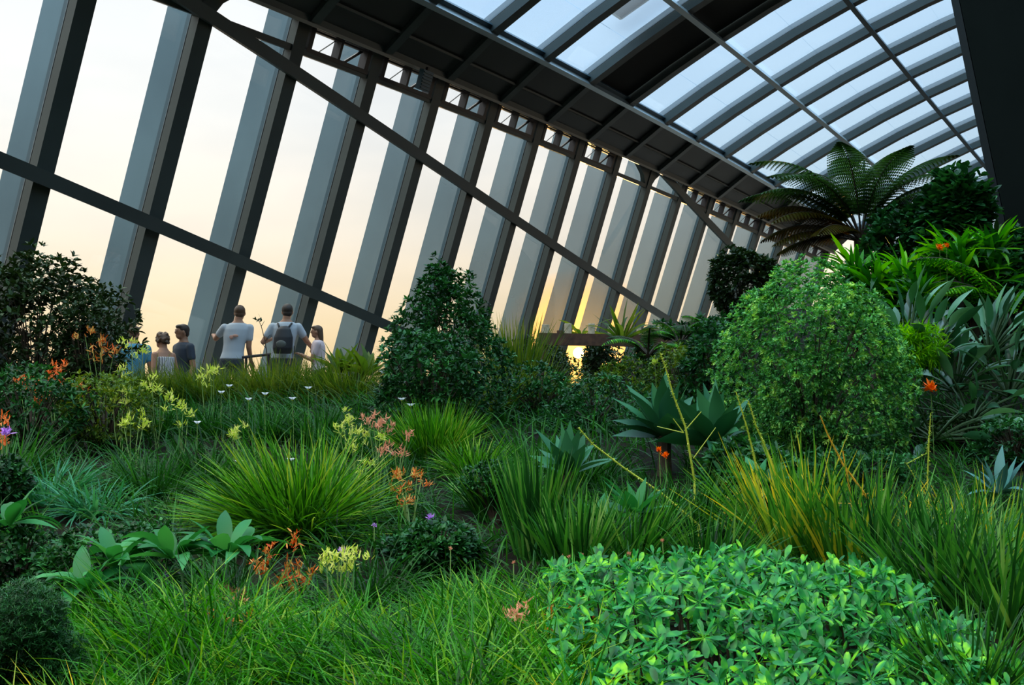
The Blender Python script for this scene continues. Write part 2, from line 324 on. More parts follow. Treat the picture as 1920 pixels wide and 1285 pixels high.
MB().hexa([(-9.2, -7.2, -1.4), (-8.9, -7.2, -1.4), (-8.9, 14, -1.4), (-9.2, 14, -1.4), (-9.2, -7.2, 8), (-8.9, -7.2, 8), (-8.9, 14, 8), (-9.2, 14, 8)]).build('fill_block_near', M_CORE, kind='structure', label='unseen dark wall added behind the viewer to block low fill light', cat='wall')  # added end wall, never seen, cuts the fill from behind
# ---------------------------------------------------------------- ground
def sm(x, a, b): x = np.clip((x-a)/(b-a), 0, 1); return x*x*(3-2*x)
FH = np.array([math.cos(YAW), math.sin(YAW), 0])
def uv(p): p = np.asarray(p); return p[..., 0]*RT[0]+p[..., 1]*RT[1], p[..., 0]*FH[0]+p[..., 1]*FH[1]
def ground(u, v):
    b = np.interp(v, [0, 3, 4, 5, 6, 8, 10, 12, 13.5, 15, 16, 20], [-1.12, -1.03, -.97, -.88, -.78, -.55, -.33, -.13, -.05, -.35, -.95, -1.3])
    r = np.interp(v, [0, 3, 4, 5, 6, 8, 10, 12, 13.5, 15, 20, 30], [-1.12, -1.03, -.97, -.88, -.78, -.55, -.33, -.13, -.08, -.05, 0, .15])
    w = sm(u, -2.2, -.3); return b*(1-w)+r*w+sm(u, 1.6, 5)*np.interp(v, [8, 10, 14, 20, 30], [0, .35, .9, 1.5, 1.8])+.03*np.sin(u*2.1+v)*np.cos(v*1.7)
def G3(u, v): u = np.asarray(u, float); v = np.asarray(v, float); g = ground(u, v); return np.stack([u*RT[0]+v*FH[0], u*RT[1]+v*FH[1], g], -1)
us = np.linspace(-11, 14, 130); vs = np.linspace(1.0, 30, 150); UU, VV = np.meshgrid(us, vs); GV = G3(UU, VV).reshape(-1, 3)
ii = np.arange(149*130).reshape(149, 130)[:, :-1].ravel(); GF = np.stack([ii, ii+1, ii+131, ii+130], 1)
mesh_obj('ground', GV, GF, M_SOIL, smooth=True, kind='structure', label='sloping soil of the planted terrace', cat='ground')
xs = P(372, 700, 17)[0]
fl = mesh_obj('floor', *(lambda b: (np.vstack(b.v), b.f))(MB().hexa([(xs, 10, -1.2), (60, 10, -1.2), (60, 16.5, -1.2), (xs, 16.5, -1.2), (xs, 10, -.44), (60, 10, -.44), (60, 16.5, -.44), (xs, 16.5, -.44)])), M_FLOOR, kind='structure', label='paved walkway along the glass', cat='floor')
mesh_obj('floor', *(lambda b: (np.vstack(b.v), b.f))(MB().hexa([(-12, 10, -1.2), (xs, 10, -1.2), (xs, 16.5, -1.2), (-12, 16.5, -1.2), (-12, 10, -.74), (xs, 10, -.74), (xs, 16.5, -.74), (-12, 16.5, -.74)])), M_FLOOR, kind='structure', label='lower step of the paved walkway', cat='floor')
# ---------------------------------------------------------------- leaf ribbons
def ribbons(base, az, el, bend, L, Wd, prof, m=None, fold=0., yaw=0., roll=0., power=1.0):
    """N curved leaves: start at base, heading az / el, bending down by bend over length L; prof gives the width along the leaf"""
    base = np.asarray(base, float).reshape(-1, 3); n = len(base); prof = np.asarray(prof, float); m = len(prof)-1
    f = lambda x: np.broadcast_to(np.asarray(x, float), (n,)).copy()
    az, el, bend, L, Wd, yaw, roll = map(f, (az, el, bend, L, Wd, yaw, roll))
    pos = base.copy(); rows = []
    for i in range(m+1):
        s = (i/m)**power; th = el-bend*s; ph = az+yaw*s
        d = np.stack([np.cos(th)*np.cos(ph), np.cos(th)*np.sin(ph), np.sin(th)], 1)
        if i: pos = pos+(d+dp)/2*(L/m)[:, None]
        dp = d; sd = np.stack([-np.sin(ph), np.cos(ph), np.zeros(n)], 1); nn = np.cross(d, sd)
        sd2 = sd*np.cos(roll)[:, None]+nn*np.sin(roll)[:, None]; n2 = np.cross(d, sd2); hw = (Wd*prof[i]/2)[:, None]
        if fold: rows.append(np.stack([pos-sd2*hw+n2*hw*fold, pos, pos+sd2*hw+n2*hw*fold], 1))
        else: rows.append(np.stack([pos-sd2*hw, pos+sd2*hw], 1))
    V = np.stack(rows, 1); c = V.shape[2]; per = (m+1)*c; V = V.reshape(-1, 3)
    q = []
    for i in range(m):
        for j in range(c-1): a = i*c+j; q.append((a, a+1, a+c+1, a+c))
    Fq = (np.arange(n)[:, None, None]*per+np.array(q)[None]).reshape(-1, 4)
    return V, Fq
def join(*vf):
    V = []; Q = []; n = 0
    for v, q in vf: V.append(v); Q.append(q+n); n += len(v)
    return np.vstack(V), np.vstack(Q)
def azel(D): D = D/np.linalg.norm(D, axis=1, keepdims=True); return np.arctan2(D[:, 1], D[:, 0]), np.arcsin(np.clip(D[:, 2], -1, 1))
BLADE = [.75, 1, .95, .8, .55, .06]; LEAF = [.12, .75, 1, .85, .45, .05]; OVAL = [.1, .8, 1, .7, .08]; PAD = [.14, .18, .45, .85, 1, .95, .65, .08]; TINY = [.25, 1, .75, .1]
LANCE = [.15, .6, .95, 1, .85, .5, .06]; STRAP = [.5, .8, 1, 1, .95, .8, .5, .08]; SPAT = [.12, .3, .75, 1, .8, .15]
U = lambda a, b, n: RG.uniform(a, b, n)
# colours
LM = dict(
    tuft=leafmat('bright_tuft_blades', [(.012, .05, .008), (.025, .10, .012), (.05, .20, .02), (.10, .30, .03), (.30, .40, .08)]),
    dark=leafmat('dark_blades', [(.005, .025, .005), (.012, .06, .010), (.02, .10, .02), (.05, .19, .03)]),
    reed=leafmat('reed_blades', [(.006, .03, .008), (.014, .07, .015), (.03, .14, .025), (.07, .24, .04), (.20, .34, .10)]),
    straw=leafmat('straw_and_painted_sun_blades', [(.015, .07, .01), (.03, .12, .02), (.05, .17, .03), (.10, .24, .04), (.40, .36, .06), (.85, .50, .06)], trans=.45, gain=1.3),  # orange end of the palette stands in for low sunlight on the reeds
    olive=leafmat('olive_backlit_blades', [(.03, .07, .012), (.07, .13, .02), (.14, .18, .04)], trans=.5),
    teal=leafmat('blue_green_straps', [(.02, .11, .06), (.04, .19, .10), (.09, .30, .17)]),
    lush=leafmat('lush_short_grass', [(.006, .03, .005), (.012, .08, .008), (.03, .17, .012), (.06, .27, .03), (.24, .40, .05)]),
    pitt=leafmat('glossy_whorl_leaves', [(.010, .07, .02), (.02, .13, .04), (.03, .20, .05), (.08, .32, .05), (.22, .52, .05)], trans=.25, rough=.3, wr=.15, ns=17, wn=2.8, bias=-1.0, gain=1.15),
    shrub=leafmat('sage_green_leaves', [(.012, .05, .015), (.03, .12, .04), (.07, .24, .07), (.14, .36, .10), (.34, .52, .14)], trans=.25, wr=.4, ns=11, wn=2.6, bias=-.98, gain=1.35),
    mid=leafmat('deep_green_leaves', [(.004, .022, .008), (.010, .05, .015), (.025, .11, .035), (.06, .22, .06)], trans=.2, wr=.6, ns=7, wn=1.6, bias=-.62),
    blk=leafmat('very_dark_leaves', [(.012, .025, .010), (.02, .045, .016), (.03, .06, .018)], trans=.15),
    oliv=leafmat('olive_shrub_leaves', [(.03, .07, .015), (.06, .13, .02), (.16, .22, .03)], trans=.3),
    fern=leafmat('tree_fern_green', [(.015, .04, .012), (.03, .08, .025), (.05, .12, .03)], trans=.3),
    brown=leafmat('browned_fronds', [(.04, .03, .008), (.08, .055, .012), (.05, .07, .012)], trans=.3),
    ginger=leafmat('glossy_lance_leaves', [(.005, .035, .005), (.012, .08, .010), (.04, .22, .015), (.09, .36, .02), (.24, .52, .04)], trans=.35, rough=.3),
    strel=leafmat('grey_green_paddles', [(.01, .045, .02), (.03, .11, .05), (.06, .18, .09), (.18, .38, .22)], trans=.15, rough=.28, spec=1.2),
    agave=leafmat('waxy_agave_leaves', [(.018, .085, .045), (.03, .12, .06), (.055, .19, .09)], trans=.1, rough=.5),
    blue=leafmat('blue_grey_agave', [(.05, .14, .13), (.09, .22, .20)], trans=.05),
    lime=leafmat('lime_fern', [(.05, .20, .01), (.12, .36, .01), (.25, .50, .03)], trans=.5),
    host=leafmat('soft_broad_leaves', [(.015, .10, .03), (.03, .17, .055), (.08, .28, .10)], trans=.3),
    red=leafmat('coral_petals', [(.65, .10, .04), (.8, .22, .08), (.75, .35, .15)], trans=.4, tc_=(1.2, 1, 1)),
    pink=leafmat('dusty_pink_petals', [(.6, .28, .18), (.7, .38, .25)], trans=.4, tc_=(1.2, 1, 1)),
    org=leafmat('russet_petals', [(.45, .06, .02), (.65, .22, .07), (.6, .45, .15)], trans=.3, tc_=(1.2, 1, 1)),
    yel=leafmat('chartreuse_petals', [(.35, .5, .06), (.6, .7, .16), (.75, .75, .3)], trans=.5, tc_=(1.2, 1.1, 1)),
    white=leafmat('white_petals', [(.75, .78, .8), (.85, .85, .88)], trans=.4, tc_=(1.1, 1.1, 1.1), gain=1),
    purp=leafmat('lilac_petals', [(.5, .25, .75), (.65, .38, .85)], trans=.4, tc_=(1.1, 1, 1.1), gain=1),
    flame=leafmat('orange_petals', [(.9, .15, .01), (.95, .28, .02)], trans=.3, tc_=(1.2, 1, 1), gain=1),
)
def base_of(px, v, py=None):
    """the soil point seen below image column px at depth v"""
    u = (px-960)/F*v; return G3(u, v)
def ztop(py, v): return P(960, py, v)[2]
def blades(c, n, r, h, w, tilt=(.15, 1.0), bend=(.4, 1.5), lean=0., leanaz=0., prof=BLADE, fold=0., hv=.35):
    """a fountain of grass blades around c: r root radius, h blade length"""
    az = U(0, 2*PI, n); rr = r*np.sqrt(U(0, 1, n)); b = np.array(c)+np.stack([rr*np.cos(az), rr*np.sin(az), np.full(n, -.02)], 1)
    az = az+RG.normal(0, .5, n); t = tilt[0]+(tilt[1]-tilt[0])*U(0, 1, n)**.8; el = PI/2-t; L = h*(1-hv*U(0, 1, n)); bd = U(bend[0], bend[1], n)*(.4+.6*t/max(tilt[1], .01))
    if lean:
        D = np.stack([np.cos(el)*np.cos(az), np.cos(el)*np.sin(az), np.sin(el)], 1)+lean*np.array([math.cos(leanaz), math.sin(leanaz), 0]); az, el = azel(D)
    return ribbons(b, az, el, bd, L, w*U(.7, 1.2, n), prof, fold=fold, roll=RG.normal(0, .5, n), yaw=RG.normal(0, .25, n))
def tuft(px, v, py_top, n, r, w, m, label, name='grass_tuft', cat='grass', group=None, h=None, **kw):
    c = base_of(px, v); hh = h or (ztop(py_top, v)-c[2]); V, Q = blades((0, 0, 0), n, r, hh*1.12, w, **kw)
    o = mesh_obj(name, V, Q, LM[m], label=label, cat=cat, group=group); o.location = tuple(c); return o
LZ = math.atan2(-RT[1], -RT[0])   # world azimuth of image left
# ---------------------------------------------------------------- shrubs
def whorls(T, D, k, L, Wd, spread=(.5, 1.2), prof=OVAL, bend=(.1, .7), fold=.15):
    """k leaves around each twig tip T that points along D"""
    n = len(T); D = D/np.linalg.norm(D, axis=1, keepdims=True); a = np.cross(D, np.array([.3, .2, 1.])); a /= np.linalg.norm(a, axis=1, keepdims=True); b = np.cross(D, a)
    ph = (np.arange(k)[None]*2*PI/k+U(0, 2*PI, n)[:, None])+RG.normal(0, .25, (n, k)); al = RG.uniform(spread[0], spread[1], (n, k))
    d = D[:, None]*np.cos(al)[..., None]+(a[:, None]*np.cos(ph)[..., None]+b[:, None]*np.sin(ph)[..., None])*np.sin(al)[..., None]
    az, el = azel(d.reshape(-1, 3)); B = np.repeat(T, k, 0); N_ = n*k; sc = np.repeat(U(.7, 1.15, n), k)*U(.8, 1.1, N_)
    return ribbons(B, az, el, U(bend[0], bend[1], N_), L*sc, Wd*sc, prof, fold=fold, roll=RG.normal(0, .4, N_))
def lumpy(n, R, lumps=9, amp=.22, shell=.55, seed=1, flat=0., fine=0.):
    rg = np.random.default_rng(seed); D = rg.normal(size=(n, 3)); D /= np.linalg.norm(D, axis=1, keepdims=True)
    if flat: D[:, 2] = np.where(D[:, 2] < -flat, -D[:, 2], D[:, 2])
    L_ = rg.normal(size=(lumps, 3)); L_ /= np.linalg.norm(L_, axis=1, keepdims=True)
    g = 1-amp+amp*2*np.clip((D@L_.T).max(1)-.55, 0, .45)/.45
    if fine: L2 = rg.normal(size=(90, 3)); L2 /= np.linalg.norm(L2, axis=1, keepdims=True); g = g*(1-fine+fine*1.6*np.clip((D@L2.T).max(1)-.93, 0, .07)/.07)
    rad = (shell+(1-shell)*rg.uniform(0, 1, n)**.5)*g
    return D*rad[:, None]*np.array(R), D
def shrub(px, v, py_top, py_mid, rpx, ntips, k, L, Wd, m, label, name='shrub', seed=1, group=None, upness=.5, squash=1., prof=OVAL, amp=.22, cat='shrub', spread=(.5, 1.2), cone=0., shell=.55, depth=1., nb=60):
    base = base_of(px, v); zt = ztop(py_top, v); zc = ztop(py_mid, v); R = rpx*v/F; Rz = zt-zc
    T, D = lumpy(ntips, (1, 1, 1), amp=amp, seed=seed, shell=shell, fine=.2 if rpx > 150 else .13 if rpx > 90 else .08)
    if cone: f = 1-cone*np.clip((T[:, 2]+.2)/1.2, 0, 1); T[:, :2] *= f[:, None]
    T = T*np.array([R, R*depth, Rz*squash]); c = np.array([0, 0, zc-base[2]])
    T = T[T[:, 2]+c[2] > .02]; D = T/np.array([R, R, Rz])+np.array([0, 0, upness]); D += RG.normal(0, .3, D.shape); T = T+c
    V, Q = whorls(T, D, k, L, Wd, prof=prof, spread=spread)
    e = empty(name, base, YAW, label=label, cat=cat, group=group)
    mesh_obj('foliage', V, Q, LM[m], e)
    mb = MB(); idx = RG.choice(len(T), min(nb, len(T)), replace=False)
    for i in idx:
        t = T[i]*.93; s0 = np.array([t[0]*.08, t[1]*.08, 0]); mid = s0*.5+t*.5; mid[:2] *= .7; mb.tube([s0, mid, t], [.012, .008, .003], 5, False)
    mb.build('branches', M_STEM, e); return e
# the three big shrubs and the dark ones behind
shrub(1524, 8.6, 528, 704, 157, 5600, 8, .040, .0155, 'shrub', 'big rounded shrub of pale sage green leaves on the right', name='rounded_shrub', seed=3, upness=.35, amp=.18, squash=1.0, shell=.72)
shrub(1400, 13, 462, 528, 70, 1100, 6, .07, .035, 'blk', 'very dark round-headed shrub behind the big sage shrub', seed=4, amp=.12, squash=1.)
shrub(838, 10.2, 505, 655, 112, 2300, 6, .055, .022, 'mid', 'upright bushy shrub with deep green leaves in the centre', name='upright_shrub', seed=5, cone=.55, amp=.26, upness=.7)
shrub(805, 9.2, 640, 735, 100, 1100, 6, .06, .024, 'mid', 'low bluish green shrub at the foot of the upright centre shrub', seed=15, amp=.25, upness=.6)
shrub(62, 11.2, 478, 620, 168, 2600, 5, .075, .034, 'blk', 'dark backlit shrub against the glass on the far left', name='backlit_shrub', seed=6, amp=.2, upness=.7, cone=.15)
shrub(162, 10.6, 560, 650, 54, 500, 5, .06, .026, 'blk', 'lower dark twiggy shrub right of the far left shrub', seed=16, amp=.3, upness=.7)
shrub(1290, 11.5, 640, 720, 70, 700, 6, .06, .022, 'oliv', 'olive green shrub with yellowish tips right of the timber beam', seed=7)
shrub(1340, 11.0, 600, 700, 62, 700, 6, .07, .026, 'mid', 'deep green shrub left of the big sage shrub', seed=17)
shrub(1225, 13.2, 655, 705, 62, 500, 6, .06, .022, 'mid', 'small dark shrub under the right end of the timber beam', seed=8)
shrub(1160, 12.2, 658, 740, 62, 500, 6, .05, .02, 'oliv', 'low olive shrub just below the sun on the right', seed=9)
shrub(1050, 12.6, 676, 740, 60, 520, 5, .05, .02, 'blk', 'low dark shrub just below the sun on the left', seed=10)
shrub(1010, 11, 690, 760, 70, 600, 5, .06, .022, 'mid', 'dark low shrub between the centre shrub and the sun', seed=11)
shrub(1110, 10, 720, 790, 110, 1000, 5, .055, .02, 'mid', 'wide dark green shrub below the timber beam', seed=12)
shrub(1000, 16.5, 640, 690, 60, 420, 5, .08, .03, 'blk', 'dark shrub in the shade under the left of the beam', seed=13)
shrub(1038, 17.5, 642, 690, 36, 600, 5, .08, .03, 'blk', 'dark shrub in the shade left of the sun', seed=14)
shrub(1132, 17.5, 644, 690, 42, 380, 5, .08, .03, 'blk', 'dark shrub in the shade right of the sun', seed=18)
shrub(1262, 16.5, 610, 690, 60, 420, 5, .10, .04, 'mid', 'leafy shrub behind the right end of the beam', seed=19)
shrub(-20, 6.5, 850, 900, 80, 700, 5, .05, .022, 'mid', 'small-leaved dark shrub at the left edge below the coral flowers', seed=20)
shrub(60, 8.6, 690, 770, 110, 800, 5, .06, .02, 'mid', 'leafy green shrub under the coral flowers', seed=21)
shrub(200, 8.9, 705, 770, 90, 700, 5, .05, .018, 'oliv', 'olive shrub among the chartreuse flowers on the left', seed=22)
shrub(930, 6.4, 870, 905, 60, 420, 5, .03, .014, 'mid', 'small-leaved green bush right of the centre grass', seed=23)
shrub(820, 5.2, 985, 1025, 90, 600, 5, .04, .018, 'mid', 'dark low bush with lilac flowers below the centre grass', seed=24)
shrub(1400, 6.8, 840, 900, 90, 500, 5, .08, .03, 'mid', 'broad-leaved low shrub in front of the big sage shrub', seed=25)
shrub(1600, 7.6, 850, 890, 120, 700, 6, .055, .021, 'mid', 'shaded green shrub at the foot of the big sage shrub', seed=26)
shrub(1900, 8.2, 790, 860, 90, 700, 6, .05, .02, 'mid', 'small-leaved shrub at the right edge', seed=27)
shrub(1760, 8.8, 770, 860, 90, 700, 6, .05, .02, 'blk', 'dark shrub below the paddle-leaved clump', seed=28)
shrub(1124, 16.4, 644, 688, 28, 420, 5, .08, .03, 'blk', 'small dark shrub in the shade just right of the sun', seed=29)
# upper right trees
shrub(1785, 12.8, 338, 425, 112, 1100, 5, .15, .075, 'mid', 'broad-leaved tree under the roof at the upper right', name='broadleaf_tree', cat='tree', seed=30, amp=.25, upness=.8, prof=SPAT, depth=.6)
shrub(1700, 13.2, 395, 470, 60, 500, 5, .12, .06, 'mid', 'smaller broad-leaved tree beside the tree fern', name='broadleaf_tree', cat='tree', seed=31, amp=.25, upness=.8, prof=SPAT)
shrub(1895, 12, 430, 570, 80, 900, 5, .13, .055, 'mid', 'dark leafy tree by the core wall at the right edge', name='broadleaf_tree', cat='tree', seed=32, amp=.2)
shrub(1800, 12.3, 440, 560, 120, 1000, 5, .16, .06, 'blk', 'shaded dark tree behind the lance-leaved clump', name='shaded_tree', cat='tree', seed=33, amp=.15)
# fuzzy bush, bottom left, and low cover above it
shrub(40, 3.4, 1110, 1225, 105, 6500, 7, .022, .0035, 'mid', 'fuzzy fine-leaved green bush in the bottom left corner', name='fine_leaved_bush', seed=34, amp=.2, prof=TINY, shell=.35, upness=1)
for i, (px, v, pt, lb) in enumerate([(40, 4.9, 985, 'low glossy ground shrub at the left edge above the fuzzy bush'), (150, 4.7, 1000, 'low glossy ground shrub under the lilac flower on the left'), (270, 5.0, 985, 'low glossy ground shrub above the broad soft leaves')]):
    shrub(px, v, pt, pt+75, 85, 620, 5, .035, .016, 'mid', lb, name='ground_shrub', seed=40+i, amp=.2)
# ---------------------------------------------------------------- whorl-leaved hedge, bottom right
def hedge():
    n = 1000; u0, u1 = .13, 1.62; T = []
    u = U(u0, u1, n); q = U(0, 1, n); v = 3.0+1.75*q
    top = -.865+.20*sm(v, 3.0, 4.2)+.03*np.sin(u*9)*np.cos(v*7)-.10*sm(u, 1.35, 1.62)-.06*(1-sm(u, .13, .4)); z = top-.27*U(0, 1, n)**1.5
    T = np.stack([u*RT[0]+v*FH[0], u*RT[1]+v*FH[1], z], 1)
    D = np.array([0, 0, .75])-FH*1.0+RG.normal(0, .24, (n, 3))
    V, Q = whorls(T, D, 7, .066, .023, spread=(1.15, 1.5), prof=[.12, .3, .7, 1, .9, .4], bend=(-.15, .5), fold=.12)
    k = U(0, 1, n) < .3; V2, Q2 = whorls(T[k]-D[k]*.012, D[k], 5, .066, .022, spread=(1.25, 1.7), prof=[.12, .3, .7, 1, .9, .4], bend=(0, .5), fold=.12)
    V, Q = join((V, Q), (V2, Q2)); c = G3(.85, 3.9)
    e = empty('whorl_leaved_hedge', c, 0, label='low spreading hedge of glossy whorled leaves at the bottom right', cat='hedge')
    mesh_obj('foliage', V-c, Q, LM['pitt'], e); mb = MB()
    for i in range(0, n, 3): t = T[i]-c; g = G3(u[i]+.03, v[i]+.02)-c; mb.tube([g, (g+t)/2+np.array([.01, 0, 0]), t], [.006, .005, .0025], 5, False)
    mb.build('branches', M_STEM, e)
hedge()
# ---------------------------------------------------------------- grasses
TF = [
 (560, 6.1, 785, 1500, .18, .011, 'tuft', 'wide fountain of bright green grass left of centre', dict(tilt=(.05, 1.4), bend=(.15, 1.0), hv=.4, lean=.12, leanaz=LZ)),
 (470, 6.4, 850, 500, .12, .010, 'tuft', 'grass fountain spilling left beside the widest tuft', dict(tilt=(.3, 1.3), bend=(.3, 1.0), lean=.8, leanaz=LZ)),
 (700, 6.6, 850, 420, .12, .009, 'dark', 'darker grass tuft right of the widest fountain', dict(tilt=(.2, 1.2), bend=(.5, 1.5))),
 (815, 8.3, 742, 900, .15, .010, 'tuft', 'upright bright green tuft in front of the centre shrub', dict(tilt=(.05, .75), bend=(.1, .8))),
 (890, 7.6, 800, 500, .12, .010, 'tuft', 'green tuft between the centre shrub and the dark hollow', dict(tilt=(.1, 1.0), bend=(.3, 1.2))),
 (930, 6.5, 850, 300, .10, .012, 'reed', 'upright green clump above the lilac flowers', dict(tilt=(.05, .6), bend=(.1, .9))),
 (1005, 5.6, 838, 260, .10, .017, 'reed', 'tall upright sword-leaved clump in the middle foreground', dict(tilt=(.02, .35), bend=(0, .3))),
 (1075, 5.2, 905, 200, .09, .017, 'reed', 'upright sword-leaved clump right of the tallest one', dict(tilt=(.05, .55), bend=(0, .4))),
 (1180, 5.4, 880, 240, .12, .013, 'reed', 'loose reed clump left of the yellow stalk', dict(tilt=(.1, .8), bend=(.1, .9))),
 (1290, 6.0, 855, 300, .12, .012, 'dark', 'dark narrow tuft between the agaves and the straw clump', dict(tilt=(.05, .8), bend=(.1, .9))),
 (1330, 5.3, 930, 300, .12, .011, 'reed', 'green clump left of the straw-coloured one', dict(tilt=(.1, .9), bend=(.1, .9))),
 (1480, 5.7, 808, 270, .14, .017, 'straw', 'straw reed clump with the low orange sun put into its colour', dict(tilt=(.03, .75), bend=(0, .5), lean=.25, leanaz=LZ)),
 (1580, 5.5, 850, 150, .14, .016, 'straw', 'reed clump with sunlight put into its colour, right of the brightest straw clump', dict(tilt=(.05, .6), bend=(0, .4))),
 (1680, 5.2, 850, 190, .13, .016, 'reed', 'green reed clump leaning right behind the hedge', dict(tilt=(.05, .8), bend=(0, .5), lean=.3, leanaz=LZ+PI)),
 (1770, 4.7, 890, 200, .14, .016, 'reed', 'tall green reed clump at the right end of the hedge', dict(tilt=(.05, .7), bend=(0, .5))),
 (1880, 4.4, 900, 200, .14, .016, 'reed', 'tall reed clump at the right edge of the picture', dict(tilt=(.05, .8), bend=(0, .6))),
 (1850, 5.3, 870, 300, .13, .010, 'straw', 'paler reed clump behind the right edge reeds', dict(tilt=(.1, .9), bend=(0, .6))),
 (1800, 3.6, 1100, 260, .10, .010, 'reed', 'dark reed clump at the lower right beside the hedge', dict(tilt=(.05, .8), bend=(0, .8))),
 (1900, 3.3, 1110, 260, .10, .011, 'reed', 'arching green blades in the bottom right corner', dict(tilt=(.4, 1.3), bend=(.2, 1.0))),
 (185, 6.6, 860, 200, .14, .016, 'teal', 'drooping blue-green strap clump on the left', dict(tilt=(.2, 1.1), bend=(.9, 2.0))),
 (100, 6.9, 820, 240, .14, .012, 'teal', 'blue-green strap clump left of the drooping one', dict(tilt=(.1, 1.0), bend=(.8, 1.9))),
 (290, 7.1, 820, 300, .14, .010, 'dark', 'dark green tuft left of the wide fountain', dict(tilt=(.1, 1.0), bend=(.5, 1.4))),
 (390, 7.6, 800, 300, .14, .010, 'dark', 'dark tuft behind the left of the wide fountain', dict(tilt=(.1, .9), bend=(.3, 1.2))),
 (20, 7.5, 770, 300, .15, .011, 'dark', 'dark tuft under the coral flowers at the left edge', dict(tilt=(.1, 1.0), bend=(.5, 1.4))),
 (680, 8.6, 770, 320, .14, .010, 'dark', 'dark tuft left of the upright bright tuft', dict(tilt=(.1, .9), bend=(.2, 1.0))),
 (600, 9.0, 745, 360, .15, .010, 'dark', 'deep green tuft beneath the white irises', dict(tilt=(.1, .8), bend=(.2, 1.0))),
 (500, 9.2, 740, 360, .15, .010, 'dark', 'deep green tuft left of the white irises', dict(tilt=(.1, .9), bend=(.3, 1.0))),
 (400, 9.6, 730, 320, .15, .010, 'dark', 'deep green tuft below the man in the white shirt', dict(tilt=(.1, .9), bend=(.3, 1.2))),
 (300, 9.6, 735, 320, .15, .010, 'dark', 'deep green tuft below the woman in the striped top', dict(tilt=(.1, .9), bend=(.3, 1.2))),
 (650, 12.2, 655, 420, .22, .014, 'olive', 'backlit olive tuft on the crest left of the centre shrub', dict(tilt=(.05, .8), bend=(.1, .9))),
 (585, 12.4, 668, 420, .22, .013, 'olive', 'backlit olive tuft on the crest below the girl', dict(tilt=(.05, .8), bend=(.1, .9))),
 (520, 12.3, 655, 420, .22, .013, 'olive', 'backlit olive tuft on the crest below the backpack', dict(tilt=(.05, .7), bend=(.1, .8))),
 (450, 12.3, 675, 380, .22, .012, 'olive', 'backlit olive tuft on the crest below the railing', dict(tilt=(.05, .8), bend=(.1, .9))),
 (380, 12.1, 672, 380, .22, .012, 'olive', 'backlit olive tuft on the crest left of the railing', dict(tilt=(.05, .8), bend=(.1, .9))),
 (310, 12.0, 682, 340, .22, .012, 'olive', 'backlit olive tuft on the crest below the navy t-shirt', dict(tilt=(.05, .8), bend=(.1, .9))),
 (240, 11.8, 676, 340, .22, .012, 'olive', 'backlit olive tuft on the crest below the blue shirt', dict(tilt=(.05, .8), bend=(.1, .9))),
 (968, 12.5, 592, 420, .18, .016, 'olive', 'tall olive reed clump between the centre shrub and the beam', dict(tilt=(.02, .45), bend=(0, .5))),
 (1005, 11.6, 640, 340, .18, .013, 'olive', 'arching olive grass left of the sun', dict(tilt=(.1, 1.1), bend=(.5, 1.5))),
 (930, 11.2, 655, 300, .16, .013, 'olive', 'olive grass at the right foot of the centre shrub', dict(tilt=(.1, .9), bend=(.3, 1.2))),
 (1000, 8.0, 770, 260, .15, .011, 'dark', 'dark fine tuft in the hollow under the sun', dict(tilt=(.1, 1.0), bend=(.4, 1.3))),
 (1100, 7.4, 800, 260, .15, .011, 'dark', 'dark fine tuft left of the agaves', dict(tilt=(.1, .9), bend=(.3, 1.2))),
 (400, 4.6, 980, 500, .16, .008, 'dark', 'arching dark grass above the broad soft leaves', dict(tilt=(.2, 1.2), bend=(.5, 1.6), lean=.6, leanaz=LZ)),
 (700, 4.9, 1000, 420, .15, .008, 'dark', 'dark arching tuft below the widest fountain', dict(tilt=(.2, 1.2), bend=(.6, 1.7))),
 (900, 4.6, 1040, 420, .14, .009, 'lush', 'bright arching tuft left of the whorled hedge', dict(tilt=(.1, 1.1), bend=(.5, 1.6))),
 (1000, 4.0, 1080, 520, .13, .008, 'lush', 'bright arching tuft at the left corner of the hedge', dict(tilt=(.1, 1.1), bend=(.5, 1.5))),
 (300, 3.5, 1120, 700, .15, .007, 'lush', 'lush tuft sweeping left at the bottom of the bank', dict(tilt=(.2, 1.3), bend=(.5, 1.5), lean=.7, leanaz=LZ)),
]
for px, v, pt, n, r, w, m, lb, kw in TF: tuft(px, v, pt, int(n*.85), r, w, m, lb, **kw)
# short grass nobody could count, on the near bank and between the plants
def cl(u, v, c):
    i = RG.integers(0, c, len(u)); return u[i]+RG.normal(0, .03, len(u)), v[i]+RG.normal(0, .03, len(u))
def fill(name, n, ur, vr, h, w, m, label, test=None, fr=None, **kw):
    u = U(*ur, n); v = vr[0]+(vr[1]-vr[0])*U(0, 1, n)**.8; u, v = (u, v) if not kw.get('clumps') else cl(u, v, kw['clumps']); k = np.ones(n, bool) if test is None else test(u, v); u, v = u[k], v[k]; b = G3(u, v); n = len(u)
    az = U(0, 2*PI, n); t = U(kw.get('t0', .1), kw.get('t1', .9), n); D = np.stack([np.sin(t)*np.cos(az), np.sin(t)*np.sin(az), np.cos(t)], 1)+kw.get('lean', .3)*np.array([math.cos(LZ), math.sin(LZ), 0]); az, el = azel(D)
    hh = h*U(.6, 1.1, n)*(1+.35*np.sin(u*3.7+v*2.3)*np.sin(v*4.1-u)); V, Q = ribbons(b, az, el, U(.4, 1.5, n), hh, w*U(.7, 1.2, n), [.8, 1, .8, .5, .06], roll=RG.normal(0, .5, n))
    return mesh_obj(name, V, Q, LM[m], label=label, cat='grass', kind='stuff')
fill('short_grass', 12500, (-1.55, .28), (2.9, 4.4), .36, .0088, 'lush', 'lush short grass covering the near bank', test=lambda u, v: u > -.42*v+.12, clumps=420, t1=1.1)
